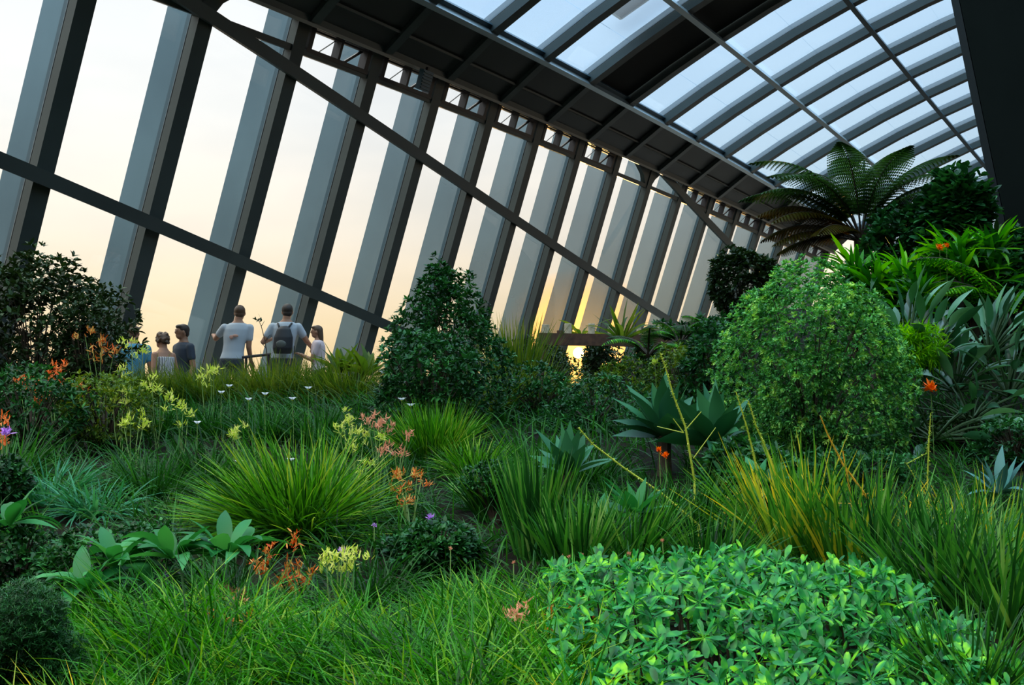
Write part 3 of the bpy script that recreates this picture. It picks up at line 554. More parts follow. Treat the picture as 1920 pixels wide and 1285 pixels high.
fill('yellowed_grass', 2600, (-1.3, .3), (2.7, 3.2), .30, .007, 'straw', 'yellow tipped grass along the bottom edge')
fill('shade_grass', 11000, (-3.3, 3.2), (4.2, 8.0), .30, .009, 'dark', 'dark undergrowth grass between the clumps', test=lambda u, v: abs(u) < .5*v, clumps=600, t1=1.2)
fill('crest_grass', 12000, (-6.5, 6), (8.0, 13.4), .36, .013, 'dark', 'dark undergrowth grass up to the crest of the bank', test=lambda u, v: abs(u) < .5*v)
fill('crest_grass', 3000, (-6.6, -.6), (11.5, 13.4), .55, .010, 'olive', 'thin backlit grass along the crest of the bank', test=lambda u, v: abs(u) < .5*v, t1=.5)
# ---------------------------------------------------------------- tree fern
def frond(c, az, el, L, bend, m, parent, npin=25, pl=.26, name='frond'):
    """an arching rachis with paired pinnae, each pinna a toothed comb"""
    s = np.linspace(0, 1, npin+8); th = el-bend*s**1.3; d = np.stack([np.cos(th)*math.cos(az), np.cos(th)*math.sin(az), np.sin(th)], 1)
    pts = np.vstack([[0, 0, 0], np.cumsum((d[1:]+d[:-1])/2*(L/(npin+7)), 0)])+np.array(c)
    sd = np.array([-math.sin(az), math.cos(az), 0]); parts = []
    for sgn in (-1, 1):
        i = np.arange(7, npin+7); ss = s[i]; ln = pl*np.sin(np.clip((ss-.08)/.92, 0, 1)*PI)**.6*np.where(ss > .8, (1-ss)/.2*.6+.4, 1)
        dv = sd[None]*sgn*.9+d[i]*.42+np.array([0, 0, -.12]); a_, e_ = azel(dv); V, Q = ribbons(pts[i], a_, e_, .55, ln, .05, [.35, .5, .45, .35, .22, .05]); parts.append((V, Q))
        # pinnules along every pinna
        K = 11; f = (np.arange(K)+.6)/K; a2, e2 = a_[:, None]+0*f, e_[:, None]-.55*f/2
        b = pts[i][:, None]+np.stack([np.cos(e2)*np.cos(a2), np.cos(e2)*np.sin(a2), np.sin(e2)], -1)*(ln[:, None]*f)[..., None]
        for s2 in (-1, 1):
            dd_ = d[i][:, None]*s2*np.ones((1, K, 1))+dv[:, None]*.45+np.array([0, 0, -.15]); aa, ee = azel(dd_.reshape(-1, 3))
            parts.append(ribbons(b.reshape(-1, 3), aa, ee, .2, (.042*(1-f*.7))[None].repeat(len(i), 0).ravel()*pl/.26, .021*pl/.26, [.8, 1, .15]))
    V, Q = join(*parts); o = mesh_obj(name, V, Q, LM[m], parent)
    mb = MB(); mb.tube(pts[::3], list(np.linspace(.014, .004, len(pts[::3]))), 5, False); mb.build('rachis', M_STEM, o); return o
c = base_of(1618, 14); TFE = empty('tree_fern', c, 0, label='tall tree fern with arching feathery fronds under the roof', cat='tree fern')
ch = ztop(452, 14)-c[2]
mb = MB(); mb.tube([(0, 0, -.1), (.02, 0, ch*.5), (0, 0, ch+.02)], [.10, .08, .09], 10); mb.build('trunk', mat('fibrous_trunk', (.03, .02, .012), .95, 0, (.05, .035, .02), 30, bump=.6), TFE)
RAZ = math.atan2(RT[1], RT[0]); FAZ = YAW
for a, el, L, bd, m, pl in [(2.85, 1.15, 1.75, 1.75, 'fern', .30), (2.4, 1.28, 1.85, 1.5, 'fern', .30), (3.6, 1.2, 1.7, 1.7, 'fern', .30), (.25, 1.22, 1.75, 1.45, 'fern', .32), (.75, 1.38, 1.9, 1.2, 'fern', .32), (-.3, 1.3, 1.7, 1.35, 'fern', .3), (1.5, 1.4, 1.9, 1.3, 'fern', .3), (-1.3, 1.3, 1.6, 1.3, 'fern', .28),
                              (4.2, 1.35, 1.7, 1.4, 'fern', .28), (3.15, .85, 1.5, 1.45, 'brown', .30), (2.8, .6, 1.35, 1.3, 'brown', .30), (3.5, .7, 1.45, 1.35, 'brown', .30), (3.9, .5, 1.1, 1.2, 'brown', .28), (-.1, .8, 1.0, 1.2, 'fern', .22), (3.1, 1.3, 1.95, 1.6, 'fern', .28), (.5, 1.0, 1.45, 1.5, 'fern', .28), (2.9, 1.0, 1.8, 1.5, 'fern', .32), (3.3, 1.05, 1.6, 1.5, 'fern', .3), (2.6, .9, 1.5, 1.4, 'brown', .32), (.0, 1.1, 1.55, 1.35, 'fern', .3), (1.9, 1.2, 1.9, 1.2, 'fern', .3), (-.7, 1.0, 1.4, 1.4, 'fern', .3), (3.4, .35, 1.3, 1.0, 'brown', .3), (2.9, .3, 1.1, 1.0, 'brown', .3)]:
    frond((0, 0, ch), RAZ+a, el, L, bd, m, TFE, pl=pl)
# steel post behind the fern, up to the purlin
pt_ = roof(12.85, R_Y[1], -.2); u_, v_ = uv(pt_); g_ = G3(u_, v_)
mb = MB(); e = empty('steel_post', g_, label='slim dark steel post rising behind the tree fern to the roof', cat='post')
h_ = pt_[2]-g_[2]-.12; MB().tube([(0, 0, 0), (0, 0, h_*.62)], .11, 14).build('post_shaft', M_CAP, e); MB().tube([(0, 0, h_*.62), (0, 0, h_*.70), (0, 0, h_)], [.11, .04, .03], 10).build('post_head', M_CAP, e)
# ---------------------------------------------------------------- broad-leaved clumps
def clump(px, v, py_base, n, L, Wd, m, label, name, cat='plant', prof=LANCE, tilt=(.1, 1.2), bend=(.2, 1.0), r=.1, lean=0., leanaz=0., fold=.12, z=None, group=None, up=0., stemr=0., hv=.35, part=None, yawr=.2):
    g = base_of(px, v); c = np.array([0, 0, (ztop(py_base, v) if py_base else g[2])-g[2]])
    az = (np.arange(n)*2.39996+U(-.4, .4, n)); t = tilt[0]+(tilt[1]-tilt[0])*((np.arange(n)+.5)/n); el = PI/2-t
    b = c+np.stack([r*np.cos(az)*U(.2, 1, n), r*np.sin(az)*U(.2, 1, n), U(-up, up, n)], 1)
    if lean:
        D = np.stack([np.cos(el)*np.cos(az), np.cos(el)*np.sin(az), np.sin(el)], 1)+lean*np.array([math.cos(leanaz), math.sin(leanaz), 0]); az, el = azel(D)
    V, Q = ribbons(b, az, el, U(*bend, n), L*(1-hv*U(0, 1, n)), Wd*U(.8, 1.15, n), prof, fold=fold, roll=RG.normal(0, .3, n), yaw=RG.normal(0, yawr, n))
    e = empty(name, g, label=label, cat=cat, group=group); mesh_obj('leaves', V, Q, LM[m], e, smooth=True)
    if stemr: MB().tube([(0, 0, -.05), c*.5, c+np.array([0, 0, .02])], [stemr*1.2, stemr, stemr], 8).build('stem', M_STEM, e)
    return e
AG = [.55, .6, .85, 1, .95, .7, .35, .04]
clump(1245, 7.9, 822, 28, .50, .135, 'agave', 'grey-green agave rosette below the yellow stalk', 'agave', prof=AG, tilt=(.05, 1.45), bend=(-.1, .5), fold=.35, r=.04, stemr=.05)
clump(1340, 7.5, 835, 26, .48, .13, 'agave', 'grey-green agave rosette touching the big sage shrub', 'agave', prof=AG, tilt=(.05, 1.45), bend=(-.1, .5), fold=.35, r=.04, stemr=.05)
clump(1066, 6.9, 890, 20, .34, .10, 'agave', 'smaller agave rosette left of the other two', 'agave', prof=AG, tilt=(.05, 1.3), bend=(-.1, .4), fold=.3, r=.03, stemr=.04)
clump(1125, 5.7, 985, 16, .24, .075, 'host', 'broad wavy-leaved rosette in the middle foreground', 'broad_leaved_rosette', prof=LEAF, tilt=(.3, 1.4), bend=(0, .8), r=.04)
clump(1190, 5.5, 960, 14, .24, .06, 'host', 'wavy-leaved rosette right of the middle one', 'broad_leaved_rosette', prof=LEAF, tilt=(.2, 1.4), bend=(0, .8), r=.04)
clump(1868, 6.3, 925, 16, .30, .05, 'blue', 'small blue-grey agave near the right edge', 'blue_agave', prof=AG, tilt=(.1, 1.4), bend=(0, .7), fold=.35, r=.03)
clump(1420, 6.3, 905, 14, .26, .07, 'host', 'leafy rosette at the foot of the twin stalks', 'broad_leaved_rosette', prof=LEAF, tilt=(.3, 1.4), bend=(.1, 1.0), r=.05)
# soft broad leaves lower left
for px, v, pb, n, L, lb in [(225, 4.5, 1085, 9, .20, 'soft broad-leaved plant on the left of the row'), (330, 4.5, 1070, 10, .21, 'soft broad-leaved plant in the middle of the row'), (430, 4.6, 1065, 9, .22, 'soft broad-leaved plant below the widest grass'), (170, 4.3, 1130, 7, .19, 'soft broad-leaved plant above the fuzzy bush'), (20, 5.0, 1010, 8, .22, 'long-leaved plant at the left edge')]:
    clump(px, v-.15, pb-26, n+9, L*1.25, .066, 'host', lb, 'broad_leaved_plant', prof=LANCE, tilt=(.25, 1.3), bend=(.5, 1.8), yawr=.5, fold=.2, r=.03)
# lance-leaved mass and paddle-leaved clump on the right
GC = [(1600, 11.3, 535, 'lance-leaved clump just under the tree fern'), (1860, 11.2, 500, 'lance-leaved clump under the lower end of the dark core'), (1690, 11.2, 550, 'lance-leaved clump left of the cluster, above the big sage shrub'), (1760, 11.4, 520, 'lance-leaved clump in the middle of the bright cluster'), (1830, 11.4, 550, 'lance-leaved clump on the right of the bright cluster'), (1640, 11.0, 560, 'lance-leaved clump nearest the tree fern'), (1800, 11.0, 500, 'topmost lance-leaved clump under the dark core'), (1720, 10.8, 590, 'lowest lance-leaved clump beside the dark hollow')]
for px, v, pb, lb in GC: clump(px, v, pb, 120, .44, .055, 'ginger', lb, 'lance_leaved_clump', prof=LANCE, tilt=(.1, 1.7), bend=(.2, 1.3), fold=.18, r=.10, lean=.35, leanaz=LZ, up=.22, stemr=.05)
def paddles(px, v, pb, n, label, Lp=.34, lean=0., leanaz=0., pw=.075, m='strel', pl=.40, tilt=(.05, 1.5)):
    g = base_of(px, v); c = np.array([0, 0, ztop(pb, v)-g[2]]); e = empty('paddle_leaved_plant', g, label=label, cat='plant'); mb = MB(); B = []; A = []; E_ = []
    for i in range(n):
        az = i*2.4+random.uniform(-.3, .3); t = tilt[0]+(tilt[1]-tilt[0])*(i+.5)/n; d = np.array([math.sin(t)*math.cos(az), math.sin(t)*math.sin(az), math.cos(t)])+lean*np.array([math.cos(leanaz), math.sin(leanaz), 0]); d /= np.linalg.norm(d)
        l = pl*random.uniform(.6, 1.15); p1 = c+d*l*.6; d2 = d+np.array([0, 0, -.18]); p2 = p1+d2*l*.4; mb.tube([c, p1, p2], [.012, .009, .007], 5, False); B.append(p2); A.append(math.atan2(d2[1], d2[0])); E_.append(math.asin(max(-1, min(1, d2[2]/np.linalg.norm(d2)))))
    V, Q = ribbons(B, A, E_, U(.0, .6, n), Lp*U(.65, 1.1, n), pw*U(.8, 1.1, n), [.15, .6, .95, 1, .95, .75, .4, .05], fold=.45, roll=RG.normal(0, .5, n), yaw=RG.normal(0, .2, n))
    mesh_obj('leaves', V, Q, LM[m], e, smooth=True); mb.build('petioles', M_PET, e); return e
M_PET = mat('dull_green_petiole', (.03, .075, .025), .6)
PD = [(1790, 9.4, 735, 34, 'paddle-leaved plant in the middle of the right-hand mass', {}), (1735, 9.1, 690, 20, 'paddle-leaved plant right of the lime fern', dict(tilt=(.05, 1.0))), (1855, 9.3, 670, 30, 'paddle-leaved plant with upright leaves near the right edge', dict(tilt=(.05, 1.1))),
      (1700, 9.2, 660, 12, 'paddle-leaved plant with two upright leaves beside the dark hollow', dict(tilt=(.02, .6))), (1820, 9.0, 790, 28, 'paddle-leaved plant with long level leaves, right of the orange flower', dict(tilt=(.7, 1.6))), (1890, 9.2, 745, 24, 'paddle-leaved plant cut by the right edge', dict(tilt=(.1, 1.4))), (1750, 8.6, 825, 18, 'lowest paddle-leaved plant, left of the thin stalk', dict(tilt=(.8, 1.6)))]
for px, v, pb, n, lb, kw in PD: paddles(px, v, pb, n, lb, lean=.25, leanaz=LZ+PI, pl=.40, Lp=.32, **kw)
# lime fern
shrub(1712, 8.95, 612, 652, 44, 300, 6, .10, .013, 'lime', 'ragged lime green fern beside the big sage shrub', name='lime_fern', cat='fern', prof=TINY, upness=.2, amp=.35, seed=50, spread=(.5, 1.5), nb=3)
# strap leaves and cycad-like plants round the beam
clump(1165, 14.2, 640, 26, .60, .05, 'olive', 'spiky strap-leaved plant standing behind the timber beam', 'strap_leaved_plant', prof=STRAP, tilt=(.05, 1.1), bend=(.1, 1.1), r=.06)
clump(1090, 15.6, 632, 12, .55, .06, 'olive', 'arching backlit plant between the log posts', 'strap_leaved_plant', prof=STRAP, tilt=(.5, 1.2), bend=(.8, 1.6), r=.05)
for px, v, pb, lb in [(1275, 13, 650, 'feathery fern right of the timber beam'), (1215, 12.6, 670, 'feathery fern below the right end of the beam'), (1330, 13.5, 640, 'feathery fern left of the dark round shrub')]:
    g = base_of(px, v); e = empty('fern', g, label=lb, cat='fern')
    for i in range(9): frond((0, 0, ztop(pb, v)-g[2]), i*2.4+.3, random.uniform(.75, 1.35), random.uniform(.5, .8), 1.5, 'ginger' if i % 2 else 'fern', e, npin=20, pl=.12)
for px, v, pb, lb in [(640, 12.6, 700, 'broad strap-leaved plant on the crest right of the girl'), (690, 12.3, 705, 'broad strap-leaved plant touching the centre shrub')]:
    clump(px, v, pb, 26, .44, .085, 'olive', lb, 'strap_leaved_plant', prof=LANCE, tilt=(.1, 1.2), bend=(.2, 1.2), r=.08)
g = base_of(1900, 10.4); e = empty('arching_palm', g, label='yellowish arching palm fronds at the right edge', cat='palm')
for i, (a, el, L) in enumerate([(3.0, 1.35, 1.3), (2.5, 1.2, 1.1), (3.5, 1.1, 1.0), (.4, 1.1, 1.0), (5, 1.2, 1.0)]): frond((0, 0, ztop(620, 10.4)-g[2]), RAZ+a, el, L, 1.7, 'ginger', e, npin=26, pl=.22)
# ---------------------------------------------------------------- flowers
def sun_tube(mb, a, b, r=.004, sag=.0, n=5):
    a, b = np.array(a, float), np.array(b, float); mid = (a+b)/2+np.array([sag, 0, 0]); mb.tube([a, mid, b], [r*1.2, r, r*.8], n, False)
def head(c, n, L, w, spread=(.2, 1.6), prof=TINY, up=(0, 0, 1.)):
    D = RG.normal(size=(n, 3))+np.array(up)*1.2; az, el = azel(D); return ribbons(np.array(c)+RG.normal(0, L*.25, (n, 3)), az, el, U(-.5, .5, n), L*U(.6, 1.1, n), w, prof, roll=U(-1, 1, n))
def paw(name, cat, label, m, heads, v, size=.04, n=22, w=.009, group=None):
    """a plant whose stems carry flower clusters; heads are seen at (px, py)"""
    px0 = sum(h[0] for h in heads)/len(heads)+6; g = base_of(px0, v-.05); e = empty(name, g, label=label, cat=cat, group=group)
    for hx, hy in heads:
        vv = v+random.uniform(-.12, .12); p = P(hx, hy, vv)-g
        root = np.array([random.uniform(-.03, .03)+p[0]*.15, random.uniform(-.03, .03)+p[1]*.15, -.03]); mb = MB(); sun_tube(mb, root, p, .0035, random.uniform(-.02, .02)); st = mb.build('flower_stem', M_GSTEM, e)
        mb = []; k = 3 if size > .03 else 1; parts = []
        for j in range(k): parts.append(head(p+RG.normal(0, size*.55, 3)*(k > 1), n//k+2, size, w))
        V, Q = join(*parts); mesh_obj('flower_head', V, Q, LM[m], st)
KP = [
 ('red', [(36, 715), (44, 724), (60, 722), (75, 742)], 9.2, 'coral kangaroo paw with the leftmost flower heads'),
 ('red', [(86, 718), (98, 700), (116, 690), (112, 722)], 9.4, 'coral kangaroo paw below the far left shrub'),
 ('red', [(125, 738), (150, 732), (146, 745), (70, 752)], 9.1, 'coral kangaroo paw right of the leftmost ones'),
 ('org', [(190, 640), (160, 632), (215, 655), (175, 660)], 10.2, 'russet kangaroo paw in front of the dark twiggy shrub'),
 ('yel', [(246, 640), (268, 650), (238, 700)], 9.4, 'chartreuse paw below the blue shirt'),
 ('yel', [(285, 715), (272, 722), (300, 735), (312, 748)], 9.0, 'chartreuse paw below the striped top'),
 ('yel', [(212, 748), (230, 745), (240, 760), (222, 770)], 8.6, 'chartreuse paw left of the striped top'),
 ('yel', [(262, 785), (245, 792), (268, 800), (232, 796)], 8.0, 'chartreuse paw low on the left bank'),
 ('yel', [(343, 775), (352, 786), (330, 760)], 8.2, 'chartreuse paw left of the white irises'),
 ('yel', [(400, 705), (395, 698), (378, 712)], 10.0, 'chartreuse paw below the white shirt'),
 ('yel', [(440, 800), (447, 808), (436, 818)], 7.6, 'small chartreuse paw below the white irises'),
 ('yel', [(655, 785), (646, 800), (668, 815), (682, 822), (636, 808), (660, 830)], 7.2, 'pale yellow-green flower cluster left of the centre shrub'),
 ('pink', [(690, 790), (700, 795), (714, 805), (722, 800)], 7.3, 'dusty pink flowers above the pale yellow cluster'),
 ('pink', [(765, 818), (740, 848), (752, 852), (718, 852)], 6.9, 'dusty pink flowers right of the pale yellow cluster'),
 ('yel', [(708, 818), (685, 878), (678, 884)], 6.8, 'small yellow-green flowers below the pink ones'),
 ('org', [(745, 890), (752, 905), (782, 888), (790, 900), (760, 912)], 6.3, 'russet flowers right of the widest grass'),
 ('org', [(760, 938), (764, 948)], 6.1, 'single russet flower below the other russet flowers'),
 ('org', [(498, 1040), (492, 1076), (484, 1064), (557, 1020)], 4.9, 'dark russet flowers below the widest grass'),
 ('org', [(538, 1072), (552, 1068), (530, 1100), (548, 1092), (575, 1085), (545, 1112)], 4.6, 'tan and russet flower cluster in the lower middle'),
 ('yel', [(618, 1060), (634, 1050), (652, 1042), (668, 1036), (640, 1070), (656, 1062), (612, 1045)], 4.7, 'bright chartreuse flower cluster in the lower middle'),
 ('pink', [(428, 1118), (438, 1124), (452, 1130), (424, 1132)], 4.3, 'peach flower above the lush grass'),
 ('org', [(392, 1160), (378, 1172), (402, 1182), (430, 1168)], 4.0, 'russet flowers in the lush grass on the left'),
 ('org', [(438, 1184), (426, 1205), (462, 1172), (476, 1174)], 3.9, 'tan flowers in the lush grass'),
 ('org', [(384, 1220), (388, 1234)], 3.8, 'lowest russet flower in the lush grass'),
 ('org', [(1078, 1135), (1095, 1155), (1104, 1148)], 4.2, 'russet flowers on the left corner of the hedge'),
 ('pink', [(968, 1156), (978, 1152)], 4.0, 'small pinkish flower left of the hedge'),
 ('org', [(1010, 1188), (1036, 1172)], 3.9, 'small russet flowers below the hedge corner'),
 ('red', [(8, 790), (2, 812), (14, 830)], 6.9, 'coral flowers cut by the left edge'),
]
for m, hs, v, lb in KP: paw('kangaroo_paw', 'flowering plant', lb, m, hs, v, size=.036*v/6 if v > 6 else .034, w=.008*max(1, v/7), n=30)
def bloom(name, cat, label, px, py, v, m, kind, group=None, size=.03):
    g = base_of(px+4, v-.03); p = P(px, py, v)-g; e = empty(name, g, label=label, cat=cat, group=group); mb = MB(); sun_tube(mb, (0, 0, -.03), p, .0028, random.uniform(-.015, .015)); mb.build('flower_stem', M_GSTEM, e)
    if kind == 'iris': n = 6; az = np.arange(n)*PI/3+.3; V, Q = ribbons(np.repeat([p], n, 0), az, 1.0, .9, size, size*.6, [.2, .8, 1, .7, .1])
    elif kind == 'pom': V, Q = head(p, 60, size, size*.28)
    else: V, Q = head(p, 34, size, size*.3)
    fh = mesh_obj('petals', V, Q, LM[m], e); c_ = MB().ball(p+np.array([0, 0, .003]), size*.16, 8, 5).build('flower_eye', LM['yel'] if kind == 'iris' else LM[m], fh)
IR = [(430, 727, 9.3, 'white iris flower below the white shirt, upper one'), (415, 739, 9.2, 'white iris flower below the white shirt, lower one'), (497, 742, 8.9, 'white iris flower below the railing'), (548, 751, 8.8, 'white iris flower below the backpack'), (578, 731, 9.3, 'highest white iris flower below the girl'), (466, 752, 9, 'white iris bud-like flower left of centre'), (545, 866, 6.3, 'large white iris flower over the widest grass'), (448, 870, 6.6, 'small white flower left of the large white iris'),
      (719, 702, 9.3, 'white iris flower at the left foot of the centre shrub'), (754, 721, 9.1, 'white iris flower in the centre shrub, upper left'), (753, 752, 8.7, 'white iris flower in the centre shrub, middle left'), (770, 763, 8.4, 'white iris flower at the front of the centre shrub'), (370, 796, 7.8, 'lone white flower in the left bank')]
for px, py, v, lb in IR: bloom('iris_flower', 'flower', lb, px, py, v, 'white', 'iris', size=.04*v/9+.012)
PU = [(168, 1019, 4.7, .028, 'lilac flower above the broad soft leaves on the left'), (310, 1081, 4.4, .014, 'small lilac flower among the broad soft leaves'), (311, 1190, 3.9, .012, 'tiny lilac flower in the lush grass'), (808, 973, 5.6, .024, 'largest lilac flower right of the centre grass'), (868, 991, 5.4, .018, 'lilac flower right of the largest lilac one'), (702, 986, 5.6, .014, 'small lilac flower left of the largest lilac one'), (640, 1036, 4.9, .022, 'violet flower behind the chartreuse cluster'), (12, 812, 6.6, .04, 'lilac flower at the left edge')]
for px, py, v, sz, lb in PU: bloom('scabious_flower', 'flower', lb, px, py, v, 'purp', 'daisy', size=sz)
for px, py, v, sz, lb in [(1236, 845, 6.3, .022, 'bright orange flower in the dark hollow, upper one'), (1248, 855, 6.2, .022, 'bright orange flower in the dark hollow, lower one'), (1745, 728, 8.3, .055, 'spidery orange flower among the paddle leaves'), (1762, 466, 10.6, .04, 'orange flower in the bright lance leaves'), (1775, 462, 10.5, .03, 'smaller orange flower in the bright lance leaves')]: bloom('orange_flower', 'flower', lb, px, py, v, 'flame', 'pom', size=sz)
bloom('pompom_flower', 'flower', 'yellow pompom flower right of the sun', 1228, 681, 10.6, 'yel', 'pom', size=.04)
# small pale flowers that nothing tells apart
for px, py, lb in [(1055, 1048, 'tiny pale flower left of a pair, above the hedge corner'), (1067, 1045, 'tiny pale flower, middle one above the hedge corner'), (1090, 1042, 'tiny pale flower, right one above the hedge corner'), (1242, 1015, 'tiny pale flower over the left top of the hedge'), (1180, 1040, 'tiny pale flower at the left top edge of the hedge'),
                   (963, 1056, 'tiny pale flower left of the sword-leaved clump'), (845, 1030, 'tiny pale flower in front of the dark low bush'), (745, 1090, 'tiny pale flower right of the chartreuse cluster')]:
    bloom('small_flower', 'flower', lb, px, py, 4.9, 'pink', 'daisy', group='tiny pale flowers', size=.011)
# tall yellow-green flower stalks
M_STALK = mat('yellow_green_stalk', (.42, .50, .05), .5)
def stalk(pts, v, label, side=(), r=.007, m=None):
    g = base_of(pts[0][0], v); e = empty('flower_stalk', g, label=label, cat='flower stalk'); m = m or M_STALK
    Q_ = [np.array([0, 0, -.03])]+[P(x, y, v-.02*i)-g for i, (x, y) in enumerate(pts)]; fine = []
    for a, b in zip(Q_[1:-1], Q_[2:]): fine += [a+(b-a)*t for t in np.linspace(0, 1, 14)]
    MB().tube([Q_[0]]+fine, list(np.linspace(r, r*.45, len(fine)+1)), 6, False).build('stalk', m, e)
    if len(fine):
        d = RG.normal(size=(len(fine)*2, 3))*np.array([1, 1, .3]); a_, e_ = azel(d); V, Q = ribbons(np.repeat(fine, 2, 0), a_, e_+.3, .3, .018*v/6, .007*v/6, TINY); mesh_obj('buds', V, Q, LM['yel'] if m is M_STALK else LM['straw'], e)
    for a, b in side: MB().tube([P(*a, v)-g, P(*b, v)-g], [r*.5, r*.3], 5, False).build('side_branch', m, e)
stalk([(1302, 900), (1285, 800), (1262, 740), (1248, 690), (1238, 662)], 6.2, 'tall yellow-green stalk with side branches in front of the agaves', [((1284, 808), (1315, 772)), ((1282, 812), (1232, 800)), ((1300, 860), (1342, 802)), ((1282, 812), (1262, 785))])
stalk([(1426, 930), (1415, 860), (1400, 800), (1380, 735)], 6.0, 'left one of the twin yellow-green stalks by the sage shrub')
stalk([(1460, 900), (1440, 850), (1418, 800), (1403, 752)], 6.0, 'right one of the twin yellow-green stalks by the sage shrub')
stalk([(1310, 985), (1240, 925), (1170, 878), (1110, 832), (1085, 803)], 5.7, 'long yellow-green stalk leaning to the left')
stalk([(1739, 900), (1742, 830), (1745, 775)], 6.4, 'thin yellow-green stalk left of the right edge reeds', r=.005)
stalk([(1736, 930), (1700, 870), (1738, 850), (1744, 800)], 6.6, 'crooked thin stalk behind the right reeds', r=.003)
M_OST = mat('painted_sun_stalk', (.85, .42, .04), .5)  # orange sunlight is put into this stalk colour
stalk([(1655, 975), (1620, 925), (1580, 870), (1552, 815), (1538, 780)], 5.6, 'orange-yellow stalk crossing the straw clump', [((1618, 928), (1660, 918)), ((1618, 945), (1568, 944))], m=M_OST)
stalk([(1602, 975), (1592, 910), (1580, 845)], 5.5, 'upright orange-yellow stalk in the straw clump', m=M_OST)
# ---------------------------------------------------------------- timber beam with cut log posts
a, b = P(1010, 636, 15), P(1262, 640, 15); g = base_of(1130, 15)
e = empty('timber_beam', g, label='long dark timber planter beam above the sun', cat='beam'); MB().bar(a-g, b-g, .16, .12, side=(0, 0, 1)).build('beam', M_WOOD, e)
for x in (1016, 1256):
    p = P(x, 645, 15.02)-g; q = base_of(x, 15.02)-g; MB().bar(q-np.array([0, 0, .1]), p, .12, .12).build('support_post', M_WOOD, e)
for i, (x, y, w_) in enumerate([(1023, 609, 15), (1050, 620, 12), (1065, 607, 14), (1109, 607, 13), (1146, 613, 13), (1170, 622, 9), (1198, 612, 9), (1210, 614, 8)]):
    zb = (a+(b-a)*(x-1010)/252); p = zb+np.array([0, 0, .08]); top = P(x, y, 15); h_ = top[2]-p[2]; r_ = w_*15/F/2
    lab = ['leftmost cut log post on the timber beam', 'short reddish log post second from the left on the beam', 'log post third from the left on the timber beam', 'pale log post right above the sun', 'log post on the beam right of the sun', 'short log post by the spiky strap-leaved plant', 'slim log post near the right end of the beam', 'slimmest log post at the right end of the beam'][i]
    o = MB().tube([(0, 0, 0), (0, 0, h_*.97), (0, 0, h_)], [r_, r_*.98, r_*.9], 14).build('log_post', M_WOOD if i == 1 else M_LOG, label=lab, cat='post'); o.location = tuple(p)
# railing by the glass
g = P(470, 700, 17); g[2] = -.44; e = empty('railing', g, label='dark handrail between the man in white and the backpack', cat='railing')
p0, p1 = P(440, 672, 17)-g, P(512, 664, 17)-g; mb = MB(); mb.tube([p0-(p1-p0)*.4, p0, p1, p1+(p1-p0)*.3], .022, 8); mb.build('handrail', M_VIO, e)
for t in (-.3, .3, .9):
    q = p0+(p1-p0)*t; MB().tube([(q[0], q[1], 0), (q[0], q[1], q[2])], .02, 8).build('baluster', M_VIO, e)
# a thin bare twig plant by the railing
g = base_of(500, 12.6); e = empty('twiggy_plant', g, label='thin dark twig rising beside the backpack', cat='plant'); mb = MB()
tw = [P(505, 700, 12.6)-g, P(500, 660, 12.6)-g, P(497, 640, 12.6)-g, P(490, 612, 12.6)-g, P(484, 598, 12.6)-g]; mb.tube([(0, 0, 0)]+tw, [.008, .008, .006, .005, .004, .003], 5, False)
for a_, b_ in (((497, 640), (506, 628)), ((500, 655), (488, 640)), ((503, 680), (512, 660)), ((503, 690), (490, 668)), ((490, 612), (496, 602))): mb.tube([P(*a_, 12.6)-g, P(*b_, 12.6)-g], [.004, .002], 5, False)
mb.build('stems', M_STEM, e); V, Q = head(P(484, 602, 12.6)-g, 14, .06, .025); mesh_obj('leaves', V, Q, LM['blk'], e)
# ---------------------------------------------------------------- people
M_SKIN = mat('skin', (.34, .17, .10), .55); M_HAIRD = mat('dark_hair', (.025, .015, .010), .6); M_HAIRB = mat('brown_hair', (.07, .035, .015), .55)
M_WHT = mat('white_cotton', (.40, .45, .50), .8); M_BLU = mat('blue_cotton', (.06, .27, .42), .8); M_NAVY = mat('navy_cotton', (.03, .045, .07), .8)
M_JEAN = mat('dark_trousers', (.035, .045, .06), .85); M_KHAKI = mat('brown_shorts', (.07, .06, .04), .85); M_PINKC = mat('pale_pink_cotton', (.62, .50, .52), .8)
M_BAG = mat('black_nylon', (.012, .014, .018), .6); M_EYE = mat('eye', (.02, .015, .01), .3); M_PRINT = mat('faded_print', (.55, .30, .22), .8)
M_STRIPE = mat('striped_top', (.6, .58, .56), .8)
_t = M_STRIPE.node_tree; _w = _t.nodes.new('ShaderNodeTexWave'); _w.inputs['Scale'].default_value = 9; _c = _t.nodes.new('ShaderNodeTexCoord'); _t.links.new(_c.outputs['Object'], _w.inputs[0])
_r = ramp(_t, [(.4, (.62, .60, .58)), (.6, (.22, .20, .22))], _w.outputs['Fac']); _t.links.new(_r.outputs[0], _t.nodes['Principled BSDF'].inputs['Base Color'])
def fuse(mb, name, m, parent, vox=.014, **kw):
    """overlapping solids grown together into one continuous smooth skin"""
    o = mb.build('tmp', m); md = o.modifiers.new('r', 'REMESH'); md.mode = 'VOXEL'; md.voxel_size = vox; ms = o.modifiers.new('s', 'SMOOTH'); ms.factor = .5; ms.iterations = 3
    dg = bpy.context.evaluated_depsgraph_get(); me = bpy.data.meshes.new_from_object(o.evaluated_get(dg)); old = o.data; bpy.data.objects.remove(o); bpy.data.meshes.remove(old)
    me.polygons.foreach_set('use_smooth', np.ones(len(me.polygons), dtype=bool)); me.materials.clear(); me.materials.append(m); me.name = name
    q = bpy.data.objects.new(name, me); link(q, parent); return tag(q, **kw)
def cap(mb, a, b, ra, rb): mb.tube([a, b], [ra, rb], 12); mb.ball(a, ra, 12, 8); mb.ball(b, rb, 12, 8)
